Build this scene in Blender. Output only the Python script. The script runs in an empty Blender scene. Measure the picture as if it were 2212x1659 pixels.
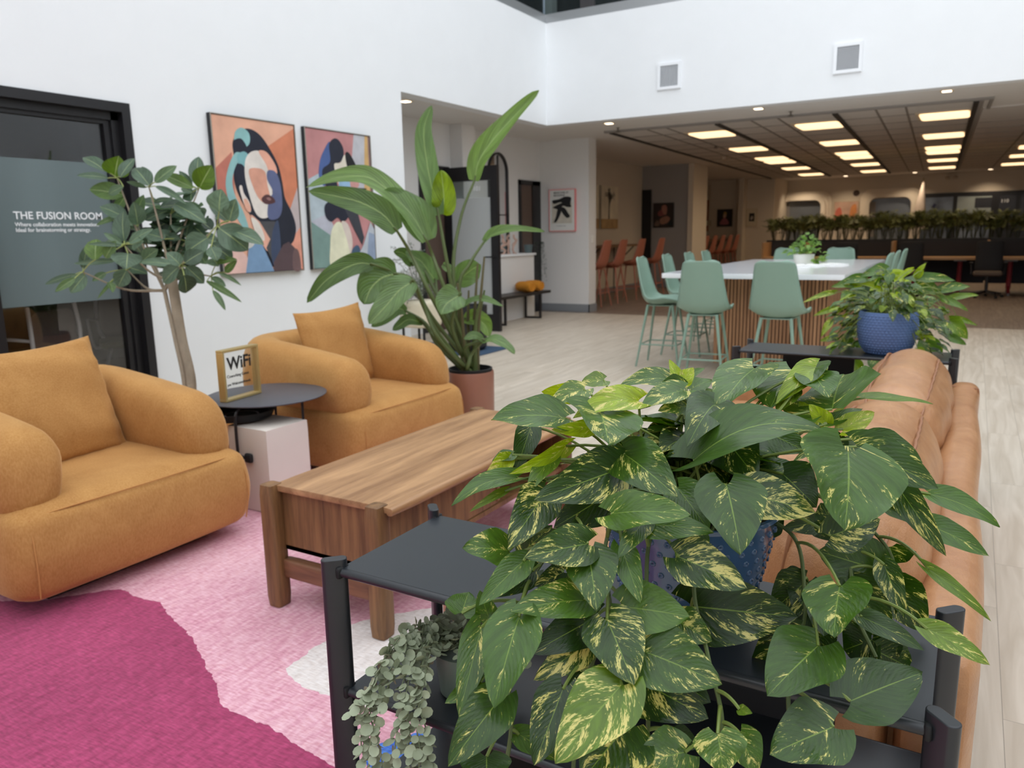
import bpy, bmesh, math, random
from mathutils import Vector, Matrix, Euler
random.seed(7)
PI = math.pi
SC = bpy.context.scene
COL = SC.collection

# ---------------------------------------------------------------- camera
CAM_H = 1.40
YAW, PITCH, ROLL, FPX = math.radians(30.626), math.radians(10.949), math.radians(-1.06), 1674.75
CF = Vector((-math.sin(YAW)*math.cos(PITCH), math.cos(YAW)*math.cos(PITCH), -math.sin(PITCH)))
_r = Vector((math.cos(YAW), math.sin(YAW), 0)); _u = _r.cross(CF)
CR = _r*math.cos(ROLL) + _u*math.sin(ROLL)
CU = -_r*math.sin(ROLL) + _u*math.cos(ROLL)
CP = Vector((0, 0, CAM_H))
cam = bpy.data.cameras.new('camera'); camo = bpy.data.objects.new('camera', cam); COL.objects.link(camo)
camo.matrix_world = Matrix(((CR.x, CU.x, -CF.x, CP.x), (CR.y, CU.y, -CF.y, CP.y), (CR.z, CU.z, -CF.z, CP.z), (0, 0, 0, 1)))
cam.sensor_width = 36; cam.lens = FPX/2212*36; cam.clip_start = .02; cam.clip_end = 200
cam.dof.use_dof = True; cam.dof.focus_distance = 1.32; cam.dof.aperture_fstop = 6.5
SC.camera = camo

# ---------------------------------------------------------------- world, sun, exposure
w = bpy.data.worlds.new('overcast'); SC.world = w; w.use_nodes = True
bg = w.node_tree.nodes['Background']; bg.inputs[0].default_value = (.90, .95, 1, 1); bg.inputs[1].default_value = 2.3
SC.view_settings.view_transform = 'Standard'; SC.view_settings.look = 'None'
SC.view_settings.gamma = 1; SC.view_settings.use_curve_mapping = False
SC.view_settings.exposure = 0.0
SC.cycles.max_bounces = 8; SC.cycles.diffuse_bounces = 5; SC.cycles.glossy_bounces = 4
SC.cycles.transmission_bounces = 6; SC.cycles.transparent_max_bounces = 8
SC.cycles.use_denoising = True
SC.cycles.sample_clamp_indirect = 6
SC.cycles.caustics_reflective = False; SC.cycles.caustics_refractive = False

def P(px, py, d):
    "point seen at photo pixel px,py at forward distance d"
    return CP + (CF*FPX + CR*(px-1106) - CU*(py-829.5))*(d/FPX)

# ---------------------------------------------------------------- materials
def lin(c):
    if max(c) > 1.001: c = [x/255 for x in c]
    return tuple((x/12.92 if x <= .04045 else ((x+.055)/1.055)**2.4) for x in c[:3]) + (1,)
MC = {}
def mat(name, col=(200, 200, 200), rough=.5, metal=0, spec=.5, noise=None, bump=None, sheen=0, coat=0, emit=None, trans=0, aniso=None, coord='Object'):
    """col in sRGB 0-255; noise=(scale, amount[, stretch]); bump=(scale, strength[, stretch])"""
    if name in MC: return MC[name]
    m = bpy.data.materials.new(name); m.use_nodes = True; nt = m.node_tree; b = nt.nodes['Principled BSDF']
    c = lin(col); b.inputs['Base Color'].default_value = c; b.inputs['Roughness'].default_value = rough
    b.inputs['Metallic'].default_value = metal; b.inputs['Specular IOR Level'].default_value = spec
    if sheen:
        b.inputs['Sheen Weight'].default_value = sheen; b.inputs['Sheen Roughness'].default_value = .4
        b.inputs['Sheen Tint'].default_value = tuple(min(1, x*1.6+.1) for x in c[:3])+(1,)
    if coat: b.inputs['Coat Weight'].default_value = coat; b.inputs['Coat Roughness'].default_value = .08
    if trans: b.inputs['Transmission Weight'].default_value = trans
    if emit: b.inputs['Emission Color'].default_value = lin(emit[0]); b.inputs['Emission Strength'].default_value = emit[1]
    def tex(scale, stretch, det=4):
        tc = nt.nodes.new('ShaderNodeTexCoord'); mp = nt.nodes.new('ShaderNodeMapping'); nz = nt.nodes.new('ShaderNodeTexNoise')
        nt.links.new(tc.outputs[coord], mp.inputs[0]); mp.inputs['Scale'].default_value = stretch
        nt.links.new(mp.outputs[0], nz.inputs['Vector']); nz.inputs['Scale'].default_value = scale; nz.inputs['Detail'].default_value = det
        return nz
    if noise:
        nz = tex(noise[0], noise[2] if len(noise) > 2 else (1, 1, 1), 5)
        rp = nt.nodes.new('ShaderNodeValToRGB'); a = noise[1]
        rp.color_ramp.elements[0].position = .3; rp.color_ramp.elements[1].position = .7
        rp.color_ramp.elements[0].color = tuple(x*(1-a) for x in c[:3])+(1,)
        rp.color_ramp.elements[1].color = tuple(min(1, x*(1+a)) for x in c[:3])+(1,)
        nt.links.new(nz.outputs['Fac'], rp.inputs[0]); nt.links.new(rp.outputs[0], b.inputs['Base Color'])
    if bump:
        nz = tex(bump[0], bump[2] if len(bump) > 2 else (1, 1, 1), 3)
        bp = nt.nodes.new('ShaderNodeBump'); bp.inputs['Strength'].default_value = bump[1]; bp.inputs['Distance'].default_value = .01
        nt.links.new(nz.outputs['Fac'], bp.inputs['Height']); nt.links.new(bp.outputs[0], b.inputs['Normal'])
    MC[name] = m
    return m
def wood(name, c1, c2, axis=1, scale=6, rough=.45, fine=90):
    if name in MC: return MC[name]
    m = mat(name, c1, rough); nt = m.node_tree; b = nt.nodes['Principled BSDF']
    tc = nt.nodes.new('ShaderNodeTexCoord'); mp = nt.nodes.new('ShaderNodeMapping'); st = [1, 1, 1]; st[axis] = .07
    mp.inputs['Scale'].default_value = st; nt.links.new(tc.outputs['Object'], mp.inputs[0])
    n1 = nt.nodes.new('ShaderNodeTexNoise'); n1.inputs['Scale'].default_value = scale*4; n1.inputs['Detail'].default_value = 6; n1.inputs['Distortion'].default_value = .6
    n2 = nt.nodes.new('ShaderNodeTexNoise'); n2.inputs['Scale'].default_value = fine*2; n2.inputs['Detail'].default_value = 3
    nt.links.new(mp.outputs[0], n1.inputs['Vector']); nt.links.new(mp.outputs[0], n2.inputs['Vector'])
    mx = nt.nodes.new('ShaderNodeMath'); mx.operation = 'MULTIPLY_ADD'; mx.inputs[1].default_value = .3
    nt.links.new(n2.outputs['Fac'], mx.inputs[0]); nt.links.new(n1.outputs['Fac'], mx.inputs[2])
    rp = nt.nodes.new('ShaderNodeValToRGB'); rp.color_ramp.elements[0].position = .45; rp.color_ramp.elements[1].position = .85
    rp.color_ramp.elements[0].color = lin(c2); rp.color_ramp.elements[1].color = lin(c1)
    nt.links.new(mx.outputs[0], rp.inputs[0]); nt.links.new(rp.outputs[0], b.inputs['Base Color'])
    return m

# ---------------------------------------------------------------- mesh helpers
class MB:
    def __init__(s): s.v = []; s.f = []; s.mi = []; s.cur = 0; s.uv = {}
    def add(s, vs, fs):
        o = len(s.v); s.v += [tuple(v) for v in vs]; s.f += [tuple(i+o for i in f) for f in fs]; s.mi += [s.cur]*len(fs); return o
    def box(s, x0, x1, y0, y1, z0, z1):
        s.add([(x0,y0,z0),(x1,y0,z0),(x1,y1,z0),(x0,y1,z0),(x0,y0,z1),(x1,y0,z1),(x1,y1,z1),(x0,y1,z1)],
              [(0,3,2,1),(4,5,6,7),(0,1,5,4),(1,2,6,5),(2,3,7,6),(3,0,4,7)]); return s
    def tube(s, pts, rad, n=8, cap=True, flat=None):
        pts = [Vector(p) for p in pts]; k = len(pts)
        if not hasattr(rad, '__len__'): rad = [rad]*k
        rings = []; up = None
        for i, p in enumerate(pts):
            t = (pts[min(i+1, k-1)]-pts[max(i-1, 0)])
            if t.length < 1e-9: t = Vector((0, 0, 1))
            t.normalize()
            if up is None: up = Vector((0, 0, 1)) if abs(t.z) < .9 else Vector((0, 1, 0))
            a = t.cross(up)
            if a.length < 1e-6: a = t.orthogonal()
            a.normalize(); b = a.cross(t).normalized(); up = b
            rings.append([p+(a*math.cos(2*PI*j/n)+b*math.sin(2*PI*j/n)*(flat or 1))*rad[i] for j in range(n)])
        vs = [v for r in rings for v in r]
        fs = [(i*n+j, i*n+(j+1) % n, (i+1)*n+(j+1) % n, (i+1)*n+j) for i in range(k-1) for j in range(n)]
        if cap: fs += [tuple(range(n-1, -1, -1)), tuple((k-1)*n+j for j in range(n))]
        s.add(vs, fs); return s
    def lathe(s, prof, cx=0, cy=0, n=40, cap0=True, cap1=False):
        k = len(prof)
        vs = [(cx+r*math.cos(2*PI*j/n), cy+r*math.sin(2*PI*j/n), z) for r, z in prof for j in range(n)]
        fs = [(i*n+j, i*n+(j+1) % n, (i+1)*n+(j+1) % n, (i+1)*n+j) for i in range(k-1) for j in range(n)]
        if cap0: fs.append(tuple(range(n-1, -1, -1)))
        if cap1: fs.append(tuple((k-1)*n+j for j in range(n)))
        s.add(vs, fs); return s
    def prism(s, poly, z0, z1, fn=None):
        n = len(poly); fn = fn or (lambda x, y, z: (x, y, z))
        s.add([fn(x, y, z0) for x, y in poly]+[fn(x, y, z1) for x, y in poly],
              [tuple(range(n-1, -1, -1)), tuple(range(n, 2*n))]+[(i, (i+1) % n, n+(i+1) % n, n+i) for i in range(n)]); return s
    def rbox(s, c, sz, r, n=10, fn=None):
        "rounded box made of six projected grids; fn deforms (unit coords -1..1, point)"
        hx, hy, hz = sz[0]/2, sz[1]/2, sz[2]/2; C = Vector(c); key = {}; vs = []; fs = []
        rr = Vector(r) if hasattr(r, '__len__') else Vector((r, r, r))
        rr = Vector((min(rr.x, hx), min(rr.y, hy), min(rr.z, hz)))
        def vert(u, v, ww):
            k = (round(u, 5), round(v, 5), round(ww, 5))
            if k in key: return key[k]
            q = Vector((u*hx, v*hy, ww*hz))
            inn = Vector((max(-hx+rr.x, min(hx-rr.x, q.x)), max(-hy+rr.y, min(hy-rr.y, q.y)), max(-hz+rr.z, min(hz-rr.z, q.z))))
            d = Vector(((q.x-inn.x)/rr.x if rr.x else 0, (q.y-inn.y)/rr.y if rr.y else 0, (q.z-inn.z)/rr.z if rr.z else 0))
            m = max(abs(d.x), abs(d.y), abs(d.z))
            if m > 1e-9 and d.length > 1e-9: d = d*(m/d.length)
            p = inn+Vector((d.x*rr.x, d.y*rr.y, d.z*rr.z))
            if fn: p = Vector(fn(u, v, ww, p))
            key[k] = len(vs); vs.append(C+p); return key[k]
        def cc(i): # denser near edges
            t = -1+2*i/n; return math.sin(t*PI/2)*.45+t*.55
        g = [cc(i) for i in range(n+1)]
        for ax in range(3):
            for sg in (-1, 1):
                for i in range(n):
                    for j in range(n):
                        q = []
                        for a, b in ((i, j), (i+1, j), (i+1, j+1), (i, j+1)):
                            t = [0, 0, 0]; t[ax] = sg; t[(ax+1) % 3] = g[a]; t[(ax+2) % 3] = g[b]; q.append(vert(*t))
                        fs.append(tuple(q) if sg > 0 else tuple(reversed(q)))
        s.add(vs, fs); return s
    def xf(s, M, start=0):
        s.v = s.v[:start]+[tuple(M @ Vector(v)) for v in s.v[start:]]; return s
    def build(s, name, m, parent=None, smooth=True, bevel=0, seg=2, loc=None, auto=True):
        me = bpy.data.meshes.new(name); me.from_pydata(s.v, [], s.f)
        ms = m if isinstance(m, (list, tuple)) else [m]
        for q in ms: me.materials.append(q)
        if len(ms) > 1:
            for p, i in zip(me.polygons, s.mi): p.material_index = i
        me.update()
        if smooth:
            me.polygons.foreach_set('use_smooth', [True]*len(me.polygons))
            if auto:
                try: me.set_sharp_from_angle(angle=math.radians(38))
                except Exception: pass
        o = bpy.data.objects.new(name, me); COL.objects.link(o)
        if loc: o.location = loc
        if parent: o.parent = parent
        if bevel:
            md = o.modifiers.new('bevel', 'BEVEL'); md.width = bevel; md.segments = seg; md.limit_method = 'ANGLE'; md.angle_limit = math.radians(40)
            md.harden_normals = False
        return o
def tag(o, label, cat, group=None, kind=None):
    o['label'] = label; o['category'] = cat
    if group: o['group'] = group
    if kind: o['kind'] = kind
    return o
def thing(name, label, cat, loc=(0, 0, 0), rz=0, group=None):
    o = bpy.data.objects.new(name, None); COL.objects.link(o); o.location = loc; o.rotation_euler = (0, 0, rz); o.empty_display_size = .1
    return tag(o, label, cat, group)
def struct(name, mb, m, label=None, smooth=False, bevel=0):
    o = mb.build(name, m, smooth=smooth, bevel=bevel); o['kind'] = 'structure'
    return o
def dup(root, loc, rz=None, label=None, group=None, sc=None):
    r = root.copy(); COL.objects.link(r); r.location = loc
    if rz is not None: r.rotation_euler = (0, 0, rz)
    if label: r['label'] = label
    if group: r['group'] = group
    if sc: r.scale = (sc, sc, sc)
    for ch in list(root.children):
        c = ch.copy(); COL.objects.link(c); c.parent = r
        for g in list(ch.children):
            d = g.copy(); COL.objects.link(d); d.parent = c
    return r
def text(name, body, size, m, M, parent, bold=0, extrude=.0008, spacing=1):
    cu = bpy.data.curves.new(name, 'FONT'); cu.body = body; cu.size = size; cu.extrude = extrude; cu.offset = bold; cu.space_character = spacing
    cu.resolution_u = 3
    t = bpy.data.objects.new(name, cu); COL.objects.link(t)
    bpy.context.view_layer.update()
    me = bpy.data.meshes.new_from_object(t.evaluated_get(bpy.context.evaluated_depsgraph_get()))
    bpy.data.objects.remove(t); me.name = name; me.materials.clear(); me.materials.append(m)
    me.transform(M); o = bpy.data.objects.new(name, me); COL.objects.link(o)
    if parent: o.parent = parent
    return o
def spline(pts, n=8):
    "Catmull-Rom through points"
    pts = [Vector(p) for p in pts]
    if len(pts) < 3: return pts
    e = [pts[0]*2-pts[1]]+pts+[pts[-1]*2-pts[-2]]; out = []
    for i in range(1, len(e)-2):
        for k in range(n):
            t = k/n; a, b, c, d = e[i-1:i+3]
            out.append(.5*((2*b)+(c-a)*t+(2*a-5*b+4*c-d)*t*t+(3*b-a-3*c+d)*t*t*t))
    out.append(pts[-1]); return out

# common materials
WHITE = mat('white_paint', (236, 238, 240), .75, noise=(3, .01))
CEILW = mat('ceiling_paint', (226, 223, 219), .85)
HALLW = mat('hall_wall_paint', (226, 224, 222), .8)
BEIGE = mat('warm_beige_paint', (214, 202, 184), .8)
GREYW = mat('grey_wall_paint', (158, 154, 152), .8)
BLK = mat('black_frame_metal', (26, 25, 28), .4)
BLKM = mat('matt_black', (16, 16, 18), .7)
BASEG = mat('grey_baseboard', (136, 139, 143), .6)
VELVET = None
# ================================================================ THE SETTING
def planks(name, c1, c2, width=.18, length=1.22, rough=.45):
    m = mat(name, c1, rough); nt = m.node_tree; b = nt.nodes['Principled BSDF']; L = nt.links.new
    tc = nt.nodes.new('ShaderNodeTexCoord'); sx = nt.nodes.new('ShaderNodeSeparateXYZ'); cx = nt.nodes.new('ShaderNodeCombineXYZ')
    L(tc.outputs['Object'], sx.inputs[0]); L(sx.outputs[1], cx.inputs[0]); L(sx.outputs[0], cx.inputs[1])
    br = nt.nodes.new('ShaderNodeTexBrick'); br.inputs['Scale'].default_value = 1; br.inputs['Brick Width'].default_value = length
    br.inputs['Row Height'].default_value = width; br.inputs['Mortar Size'].default_value = .0012; br.inputs['Mortar Smooth'].default_value = .5; br.offset = .37
    br.inputs['Color1'].default_value = (0, 0, 0, 1); br.inputs['Color2'].default_value = (1, 1, 1, 1); br.inputs['Mortar'].default_value = (0, 0, 0, 1)
    L(cx.outputs[0], br.inputs['Vector'])
    mp = nt.nodes.new('ShaderNodeMapping'); mp.inputs['Scale'].default_value = (1, .07, 1); L(tc.outputs['Object'], mp.inputs[0])
    ad = nt.nodes.new('ShaderNodeVectorMath'); ad.operation = 'MULTIPLY_ADD'; ad.inputs[1].default_value = (3, 3, 3)
    L(br.outputs['Color'], ad.inputs[0]); L(mp.outputs[0], ad.inputs[2])
    nz = nt.nodes.new('ShaderNodeTexNoise'); nz.inputs['Scale'].default_value = 16; nz.inputs['Detail'].default_value = 7; nz.inputs['Distortion'].default_value = 1.2; L(ad.outputs[0], nz.inputs['Vector'])
    rp = nt.nodes.new('ShaderNodeValToRGB'); rp.color_ramp.elements[0].position = .32; rp.color_ramp.elements[1].position = .68
    rp.color_ramp.elements[0].color = lin(c2); rp.color_ramp.elements[1].color = lin(c1); L(nz.outputs['Fac'], rp.inputs[0])
    mx = nt.nodes.new('ShaderNodeMix'); mx.data_type = 'RGBA'; mx.blend_type = 'MULTIPLY'; mx.inputs[0].default_value = .08
    L(rp.outputs[0], mx.inputs[6]); L(br.outputs['Color'], mx.inputs[7])
    m2 = nt.nodes.new('ShaderNodeMix'); m2.data_type = 'RGBA'; m2.blend_type = 'MIX'; L(br.outputs['Fac'], m2.inputs[0]); L(mx.outputs[2], m2.inputs[6]); m2.inputs[7].default_value = lin([x*.7 for x in c2])
    L(m2.outputs[2], b.inputs['Base Color']); return m
OAK = planks('pale_oak_planks', (214, 202, 186), (190, 176, 158))
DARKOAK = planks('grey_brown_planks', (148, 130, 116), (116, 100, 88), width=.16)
struct('floor', MB().box(-12, 9, -8, 12.5, -.1, 0), OAK)
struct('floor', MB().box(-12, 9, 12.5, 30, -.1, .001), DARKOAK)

# walls round the atrium
XL = -5.72; YF = 10.84; RAIL = 4.44
wl = MB(); wl.box(XL-.2, XL, -5, 2.72, 0, 3); wl.box(XL-.2, XL, 3.93, 7.32, 0, 3); wl.box(XL-.2, XL, 2.72, 3.93, 2.44, 3); wl.box(XL-.2, XL, -5, YF+.2, 3.0, RAIL)
struct('wall_left', wl, WHITE)
struct('wall_fascia', MB().box(XL, 6, YF, YF+.2, 3.0, RAIL), WHITE)
struct('wall_back', MB().box(XL-.2, 6.2, -5.2, -5, 0, 7.3), WHITE)
wr = MB(); wr.box(6, 6.2, -5, YF+.2, 3.0, 7.3); wr.box(9, 9.2, -8, 30, 0, 3.0)
struct('wall_right', wr, WHITE)
# suspended slab over the lower rooms, seen from below
cl = MB(); cl.box(-12, XL-.2, 6.2, 30, 3.0, 3.3); cl.box(XL-.2, 9, YF+.2, 30, 3.0, 3.3); cl.box(6.2, 9, -8, YF+.2, 3.0, 3.3)
struct('ceiling', cl, CEILW)
struct('ceiling', MB().box(-12, 9, YF+.2, 30, 7.3, 7.5).box(-12, XL-.2, -8, YF+.2, 7.3, 7.5), WHITE)
struct('wall_outer', MB().box(-12.2, -12, -8, 30, 0, 7.5).box(-12, 9, 30, 30.2, 0, 7.5).box(9, 9.2, 11, 30, 3, 7.5).box(-12, -5.92, -8.2, -8, 0, 7.5), HALLW)

# upper gallery: steel curb, glass balustrade, dark glazed back wall
STEEL = mat('brushed_steel_curb', (176, 178, 180), .35, .6)
def glass(name, tint=(.8, .85, .85), refl=.12, rough=.0):
    if name in MC: return MC[name]
    m = bpy.data.materials.new(name); m.use_nodes = True; nt = m.node_tree; nt.nodes.remove(nt.nodes['Principled BSDF']); L = nt.links.new
    t = nt.nodes.new('ShaderNodeBsdfTransparent'); t.inputs[0].default_value = tuple(tint)+(1,)
    g = nt.nodes.new('ShaderNodeBsdfGlossy'); g.inputs['Roughness'].default_value = rough
    fr = nt.nodes.new('ShaderNodeLayerWeight'); fr.inputs['Blend'].default_value = .5
    pw = nt.nodes.new('ShaderNodeMath'); pw.operation = 'POWER'; pw.inputs[1].default_value = 5; L(fr.outputs['Facing'], pw.inputs[0])
    a = nt.nodes.new('ShaderNodeMath'); a.operation = 'MULTIPLY_ADD'; a.use_clamp = True; a.inputs[1].default_value = .9; a.inputs[2].default_value = refl; L(pw.outputs[0], a.inputs[0])
    mx = nt.nodes.new('ShaderNodeMixShader'); L(a.outputs[0], mx.inputs[0]); L(t.outputs[0], mx.inputs[1]); L(g.outputs[0], mx.inputs[2])
    L(mx.outputs[0], nt.nodes['Material Output'].inputs[0]); MC[name] = m; return m
GLR = glass('balustrade_glass', (.55, .62, .62), .05)
struct('trim_1', MB().box(XL-.2, XL-.02, -5, YF+.18, RAIL, RAIL+.13).box(XL-.2, 6, YF+.02, YF+.2, RAIL, RAIL+.13), STEEL)
gb = MB()
for k in range(4): gb.box(XL-.1, XL-.088, YF+.1-1.5*(k+1)+.02, YF+.09-1.5*k, RAIL+.13, RAIL+1.05)
for k in range(7): gb.box(XL-.08+1.6*k, XL-.1+1.6*(k+1), YF+.1, YF+.112, RAIL+.13, RAIL+1.05)
struct('window_2', gb, GLR)
EDGE = mat('glass_edge_blue', (176, 190, 205), .2)
struct('trim_2', MB().box(XL-.1, XL-.075, YF+.09, YF+.115, RAIL+.13, RAIL+1.05), EDGE)
DKG = mat('upper_gallery_dark_glazing', (50, 54, 58), .3)
PNK = mat('pink_painted_column', (190, 160, 165), .6)
struct('wall_gallery', MB().box(-10, 8.9, 14, 14.2, 3.3, 7.3).box(-9.2, -9, -5, 14, 3.3, 7.3), DKG)
struct('trim_3', MB().box(-6.62, -6.36, 13.9, 14, 3.3, 7.3).box(-4.9, -4.8, 13.9, 14, 3.3, 7.3), PNK)
struct('trim_4', MB().box(-7.3, -7.1, 13.7, 13.9, 3.3, 7.3), HALLW)

# glazed front of the meeting room in the left wall
DROOM = mat('meeting_room_dark_paint', (84, 80, 76), .8)
GL1 = glass('dark_tinted_glass', (.93, .94, .95), .06)
fr = MB(); FX = XL+.012
fr.box(XL-.2, FX, 2.72, 2.81, 0, 2.44); fr.box(XL-.2, FX, 3.86, 3.93, 0, 2.44); fr.box(XL-.2, FX, 2.81, 3.86, 2.37, 2.44)
fr.box(XL-.15, XL-.05, 3.80, 3.86, 0, 2.37); fr.box(XL-.15, XL-.05, 2.81, 3.86, 2.31, 2.37); fr.box(XL-.15, XL-.03, 2.81, 3.8, 0, .1)
fr.box(XL-.13, XL-.07, 3.75, 3.80, .1, 2.31); fr.box(XL-.13, XL-.07, 2.81, 3.75, 2.28, 2.31)
win = struct('window_1', fr, BLK)
MB().box(XL-.105, XL-.097, 2.81, 3.75, .1, 2.28).build('glass_pane', GL1, win, smooth=False)
FROST = mat('frosted_film', (108, 122, 124), .3, noise=(1.2, .12, (1, 1, .15)))
MB().box(XL-.0965, XL-.094, 2.81, 3.75, .955, 1.985).build('frosted_band', FROST, win, smooth=False)
TXW = mat('white_vinyl_letters', (238, 240, 242), .5)
def Mx(x, y, z):  # text on a wall facing +x, reading toward +y
    return Matrix(((0, 0, 1, x), (1, 0, 0, y), (0, 1, 0, z), (0, 0, 0, 1)))
def My(x, y, z):  # text on a wall facing -y, reading toward +x
    return Matrix(((1, 0, 0, x), (0, 0, -1, y), (0, 1, 0, z), (0, 0, 0, 1)))
text('lettering', 'THE FUSION ROOM', .0735, TXW, Mx(XL-.092, 3.018, 1.567), win, .0012)
text('lettering', 'Where collaboration meets innovation.\nIdeal for brainstorming or strategy.', .0385, TXW, Mx(XL-.092, 3.02, 1.516), win, .0006)
struct('wall_room', MB().box(-9, -8.9, 1, 6.2, 0, 3).box(-8.9, XL-.2, 1, 1.1, 0, 3).box(-8.9, XL-.2, 6.1, 6.2, 0, 3).box(-9, XL-.2, 1, 6.2, 3, 3.1), DROOM)

# hall behind the left opening
XH = -6.83
struct('wall_hall', MB().box(XH-.15, XH, 6.2, 12.65, 0, 3).box(XH, XH+.22, 9.86, 10.2, 0, 3).box(XH, XL-.2, 6.2, 6.4, 0, 3), HALLW)
struct('wall_poster', MB().box(-8.3, -5.86, 12.64, 12.94, 0, 3), HALLW)
struct('baseboard_poster', MB().box(XH, -5.845, 12.625, 12.64, 0, .14).box(-5.86, -5.845, 12.625, 12.95, 0, .14), BASEG)
struct('baseboard_hall', MB().box(XH, XH+.014, 10.2, 11.85, 0, .14), BASEG)
BRN = mat('brown_door_leaf', (92, 74, 64), .5)
for i, (y0, y1, zt) in enumerate(((9.05, 9.78, 2.39), (11.86, 12.62, 2.31))):
    d = struct('door_%d' % (i+1), MB().box(XH, XH+.03, y0, y0+.07, 0, zt).box(XH, XH+.03, y1-(.07 if i == 0 else .3), y1, 0, zt).box(XH, XH+.03, y0, y1, zt-.08, zt), BLK)
    MB().box(XH, XH+.012, y0+.07, y1-.07, 0, zt-.08).build('door_leaf', BRN, d, smooth=False)
# open glazed door leaf swung out from the hall wall
d3 = MB(); LY = 9.62
d3.box(-6.8, -6.68, LY, LY+.06, 0, 2.36); d3.box(-6.0, -5.88, LY, LY+.06, 0, 2.36); d3.box(-6.68, -6.0, LY, LY+.06, 2.16, 2.36); d3.box(-6.68, -6.0, LY, LY+.06, 0, .25)
d3 = struct('door_3', d3, BLK)
MB().box(-6.68, -6.0, LY+.025, LY+.035, .25, 2.16).build('glass_pane', glass('clear_pane', (.86, .9, .9), .04), d3, smooth=False)
MB().box(-6.68, -6.0, LY+.02, LY+.024, .25, 1.92).build('frosted_band', mat('pale_frosted_film', (186, 190, 190), .5), d3, smooth=False)
text('lettering', '101', .09, TXW, My(-6.3, LY+.018, 2.02), d3, .001)
hd = MB(); hd.tube([(-5.94, LY-.05, 1.08), (-6.08, LY-.05, 1.08)], .011).tube([(-5.94, LY, 1.08), (-5.94, LY-.05, 1.08)], .012).tube([(-5.94, LY+.06, 1.08), (-5.94, LY+.11, 1.08), (-6.06, LY+.11, 1.08)], .011)
hd.build('door_handle', BLKM, d3)

# first niche
XN = -7.33
struct('wall_niche', MB().box(XN-.2, XN, 12.94, 19, 0, 3), BEIGE)
struct('wall_grey', MB().box(XN-.2, -6.13, 19.0, 19.25, 0, 3), GREYW)
struct('wall_pillar', MB().box(-6.13, -6.0, 18.95, 20.1, 0, 3), BEIGE)
struct('baseboard_niche', MB().box(XN, XN+.012, 12.94, 19, 0, .13).box(XN, -6.0, 18.985, 19.0, 0, .13), BASEG)
struct('door_4', MB().box(XN+.01, XN+.25, 18.96, 19.0, 0, 2.42), BLKM)
# second niche and far wall
struct('wall_second_niche', MB().box(-8.4, -8.2, 19.25, 26, 0, 3).box(-8.4, -5.6, 26, 26.2, 0, 3).box(-6.63, -6.47, 25.6, 26, 0, 3), BEIGE)
YW = 28.0
fw = MB(); fw.box(-7, 9, YW, YW+.2, 0, 3)
struct('wall_far', fw, BEIGE)
struct('wall_far_return', MB().box(-5.95, -5.6, 26.2, YW, 0, 3), BEIGE)

# ceiling: soffit band, dark tracks and tile field
TILE = mat('ceiling_tile_field', (176, 170, 164), .9); nt = TILE.node_tree
_tc = nt.nodes.new('ShaderNodeTexCoord'); _br = nt.nodes.new('ShaderNodeTexBrick'); _br.offset = 0
_br.inputs['Scale'].default_value = 1; _br.inputs['Brick Width'].default_value = .85; _br.inputs['Row Height'].default_value = 1.42
_br.inputs['Mortar Size'].default_value = .0; _br.inputs['Mortar Smooth'].default_value = .2
_br.inputs['Color1'].default_value = lin((206, 202, 197)); _br.inputs['Color2'].default_value = lin((214, 210, 205)); _br.inputs['Mortar'].default_value = lin((120, 114, 108))
nt.links.new(_tc.outputs['Object'], _br.inputs['Vector']); nt.links.new(_br.outputs['Color'], nt.nodes['Principled BSDF'].inputs['Base Color'])
SK = -.036  # the tile field is turned a touch against the atrium
def sk(x, y): return (x+SK*(y-12.1), y)
def skbox(x0, x1, y0, y1, z0, z1):
    m = MB(); m.prism([sk(x0, y0), sk(x1, y0), sk(x1, y1), sk(x0, y1)], z0, z1); return m
o = skbox(-5.2, -.12, 12.1, 26.2, 2.985, 3.0).build('ceiling', TILE, smooth=False); o['kind'] = 'structure'
o = skbox(-.02, 6, 13.0, 26.2, 2.985, 3.0).build('ceiling', TILE, smooth=False); o['kind'] = 'structure'
tr = MB(); DT = mat('dark_ceiling_track', (52, 48, 46), .6); LT = mat('light_ceiling_trim', (150, 145, 140), .6)
for x in (-3.5, -1.84, -.13):
    a = skbox(x-.03, x+.03, 12.1, 26.2, 2.955, 2.987); tr.add(a.v, a.f)
a = skbox(-5.25, -5.2, 12.1, 26.2, 2.96, 3.0); tr.add(a.v, a.f)
o = tr.build('trim_5', DT, smooth=False); o['kind'] = 'structure'
tr = MB()
for b_ in ((-5.3, .02, 12.0, 12.08), (-.1, -.04, 12.1, 26.2), (.02, .06, 12.0, 13.0)):
    a = skbox(*b_, 2.97, 3.0); tr.add(a.v, a.f)
o = tr.build('trim_6', LT, smooth=False); o['kind'] = 'structure'

tr = MB()
for k in range(16):
    for x0, x1 in ((-5.17, -3.53), (-3.47, -1.87), (-1.81, -.16), (0, 6)):
        if x0 == 0 and k < 2: continue
        a = skbox(x0, x1, 12.98+.86*k-.010, 12.98+.86*k+.010, 2.978, 2.986); tr.add(a.v, a.f)
for x in (-4.62, -4.30, -3.0, -2.62, -1.32, -.95, .75, 1.6, 2.5, 3.4, 4.3): 
    a = skbox(x-.013, x+.013, 12.1 if x < 0 else 13.0, 26.2, 2.977, 2.985); tr.add(a.v, a.f)
o = tr.build('trim_7', mat('grey_tile_grid', (136, 130, 124), .7), smooth=False); o['kind'] = 'structure'

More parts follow.
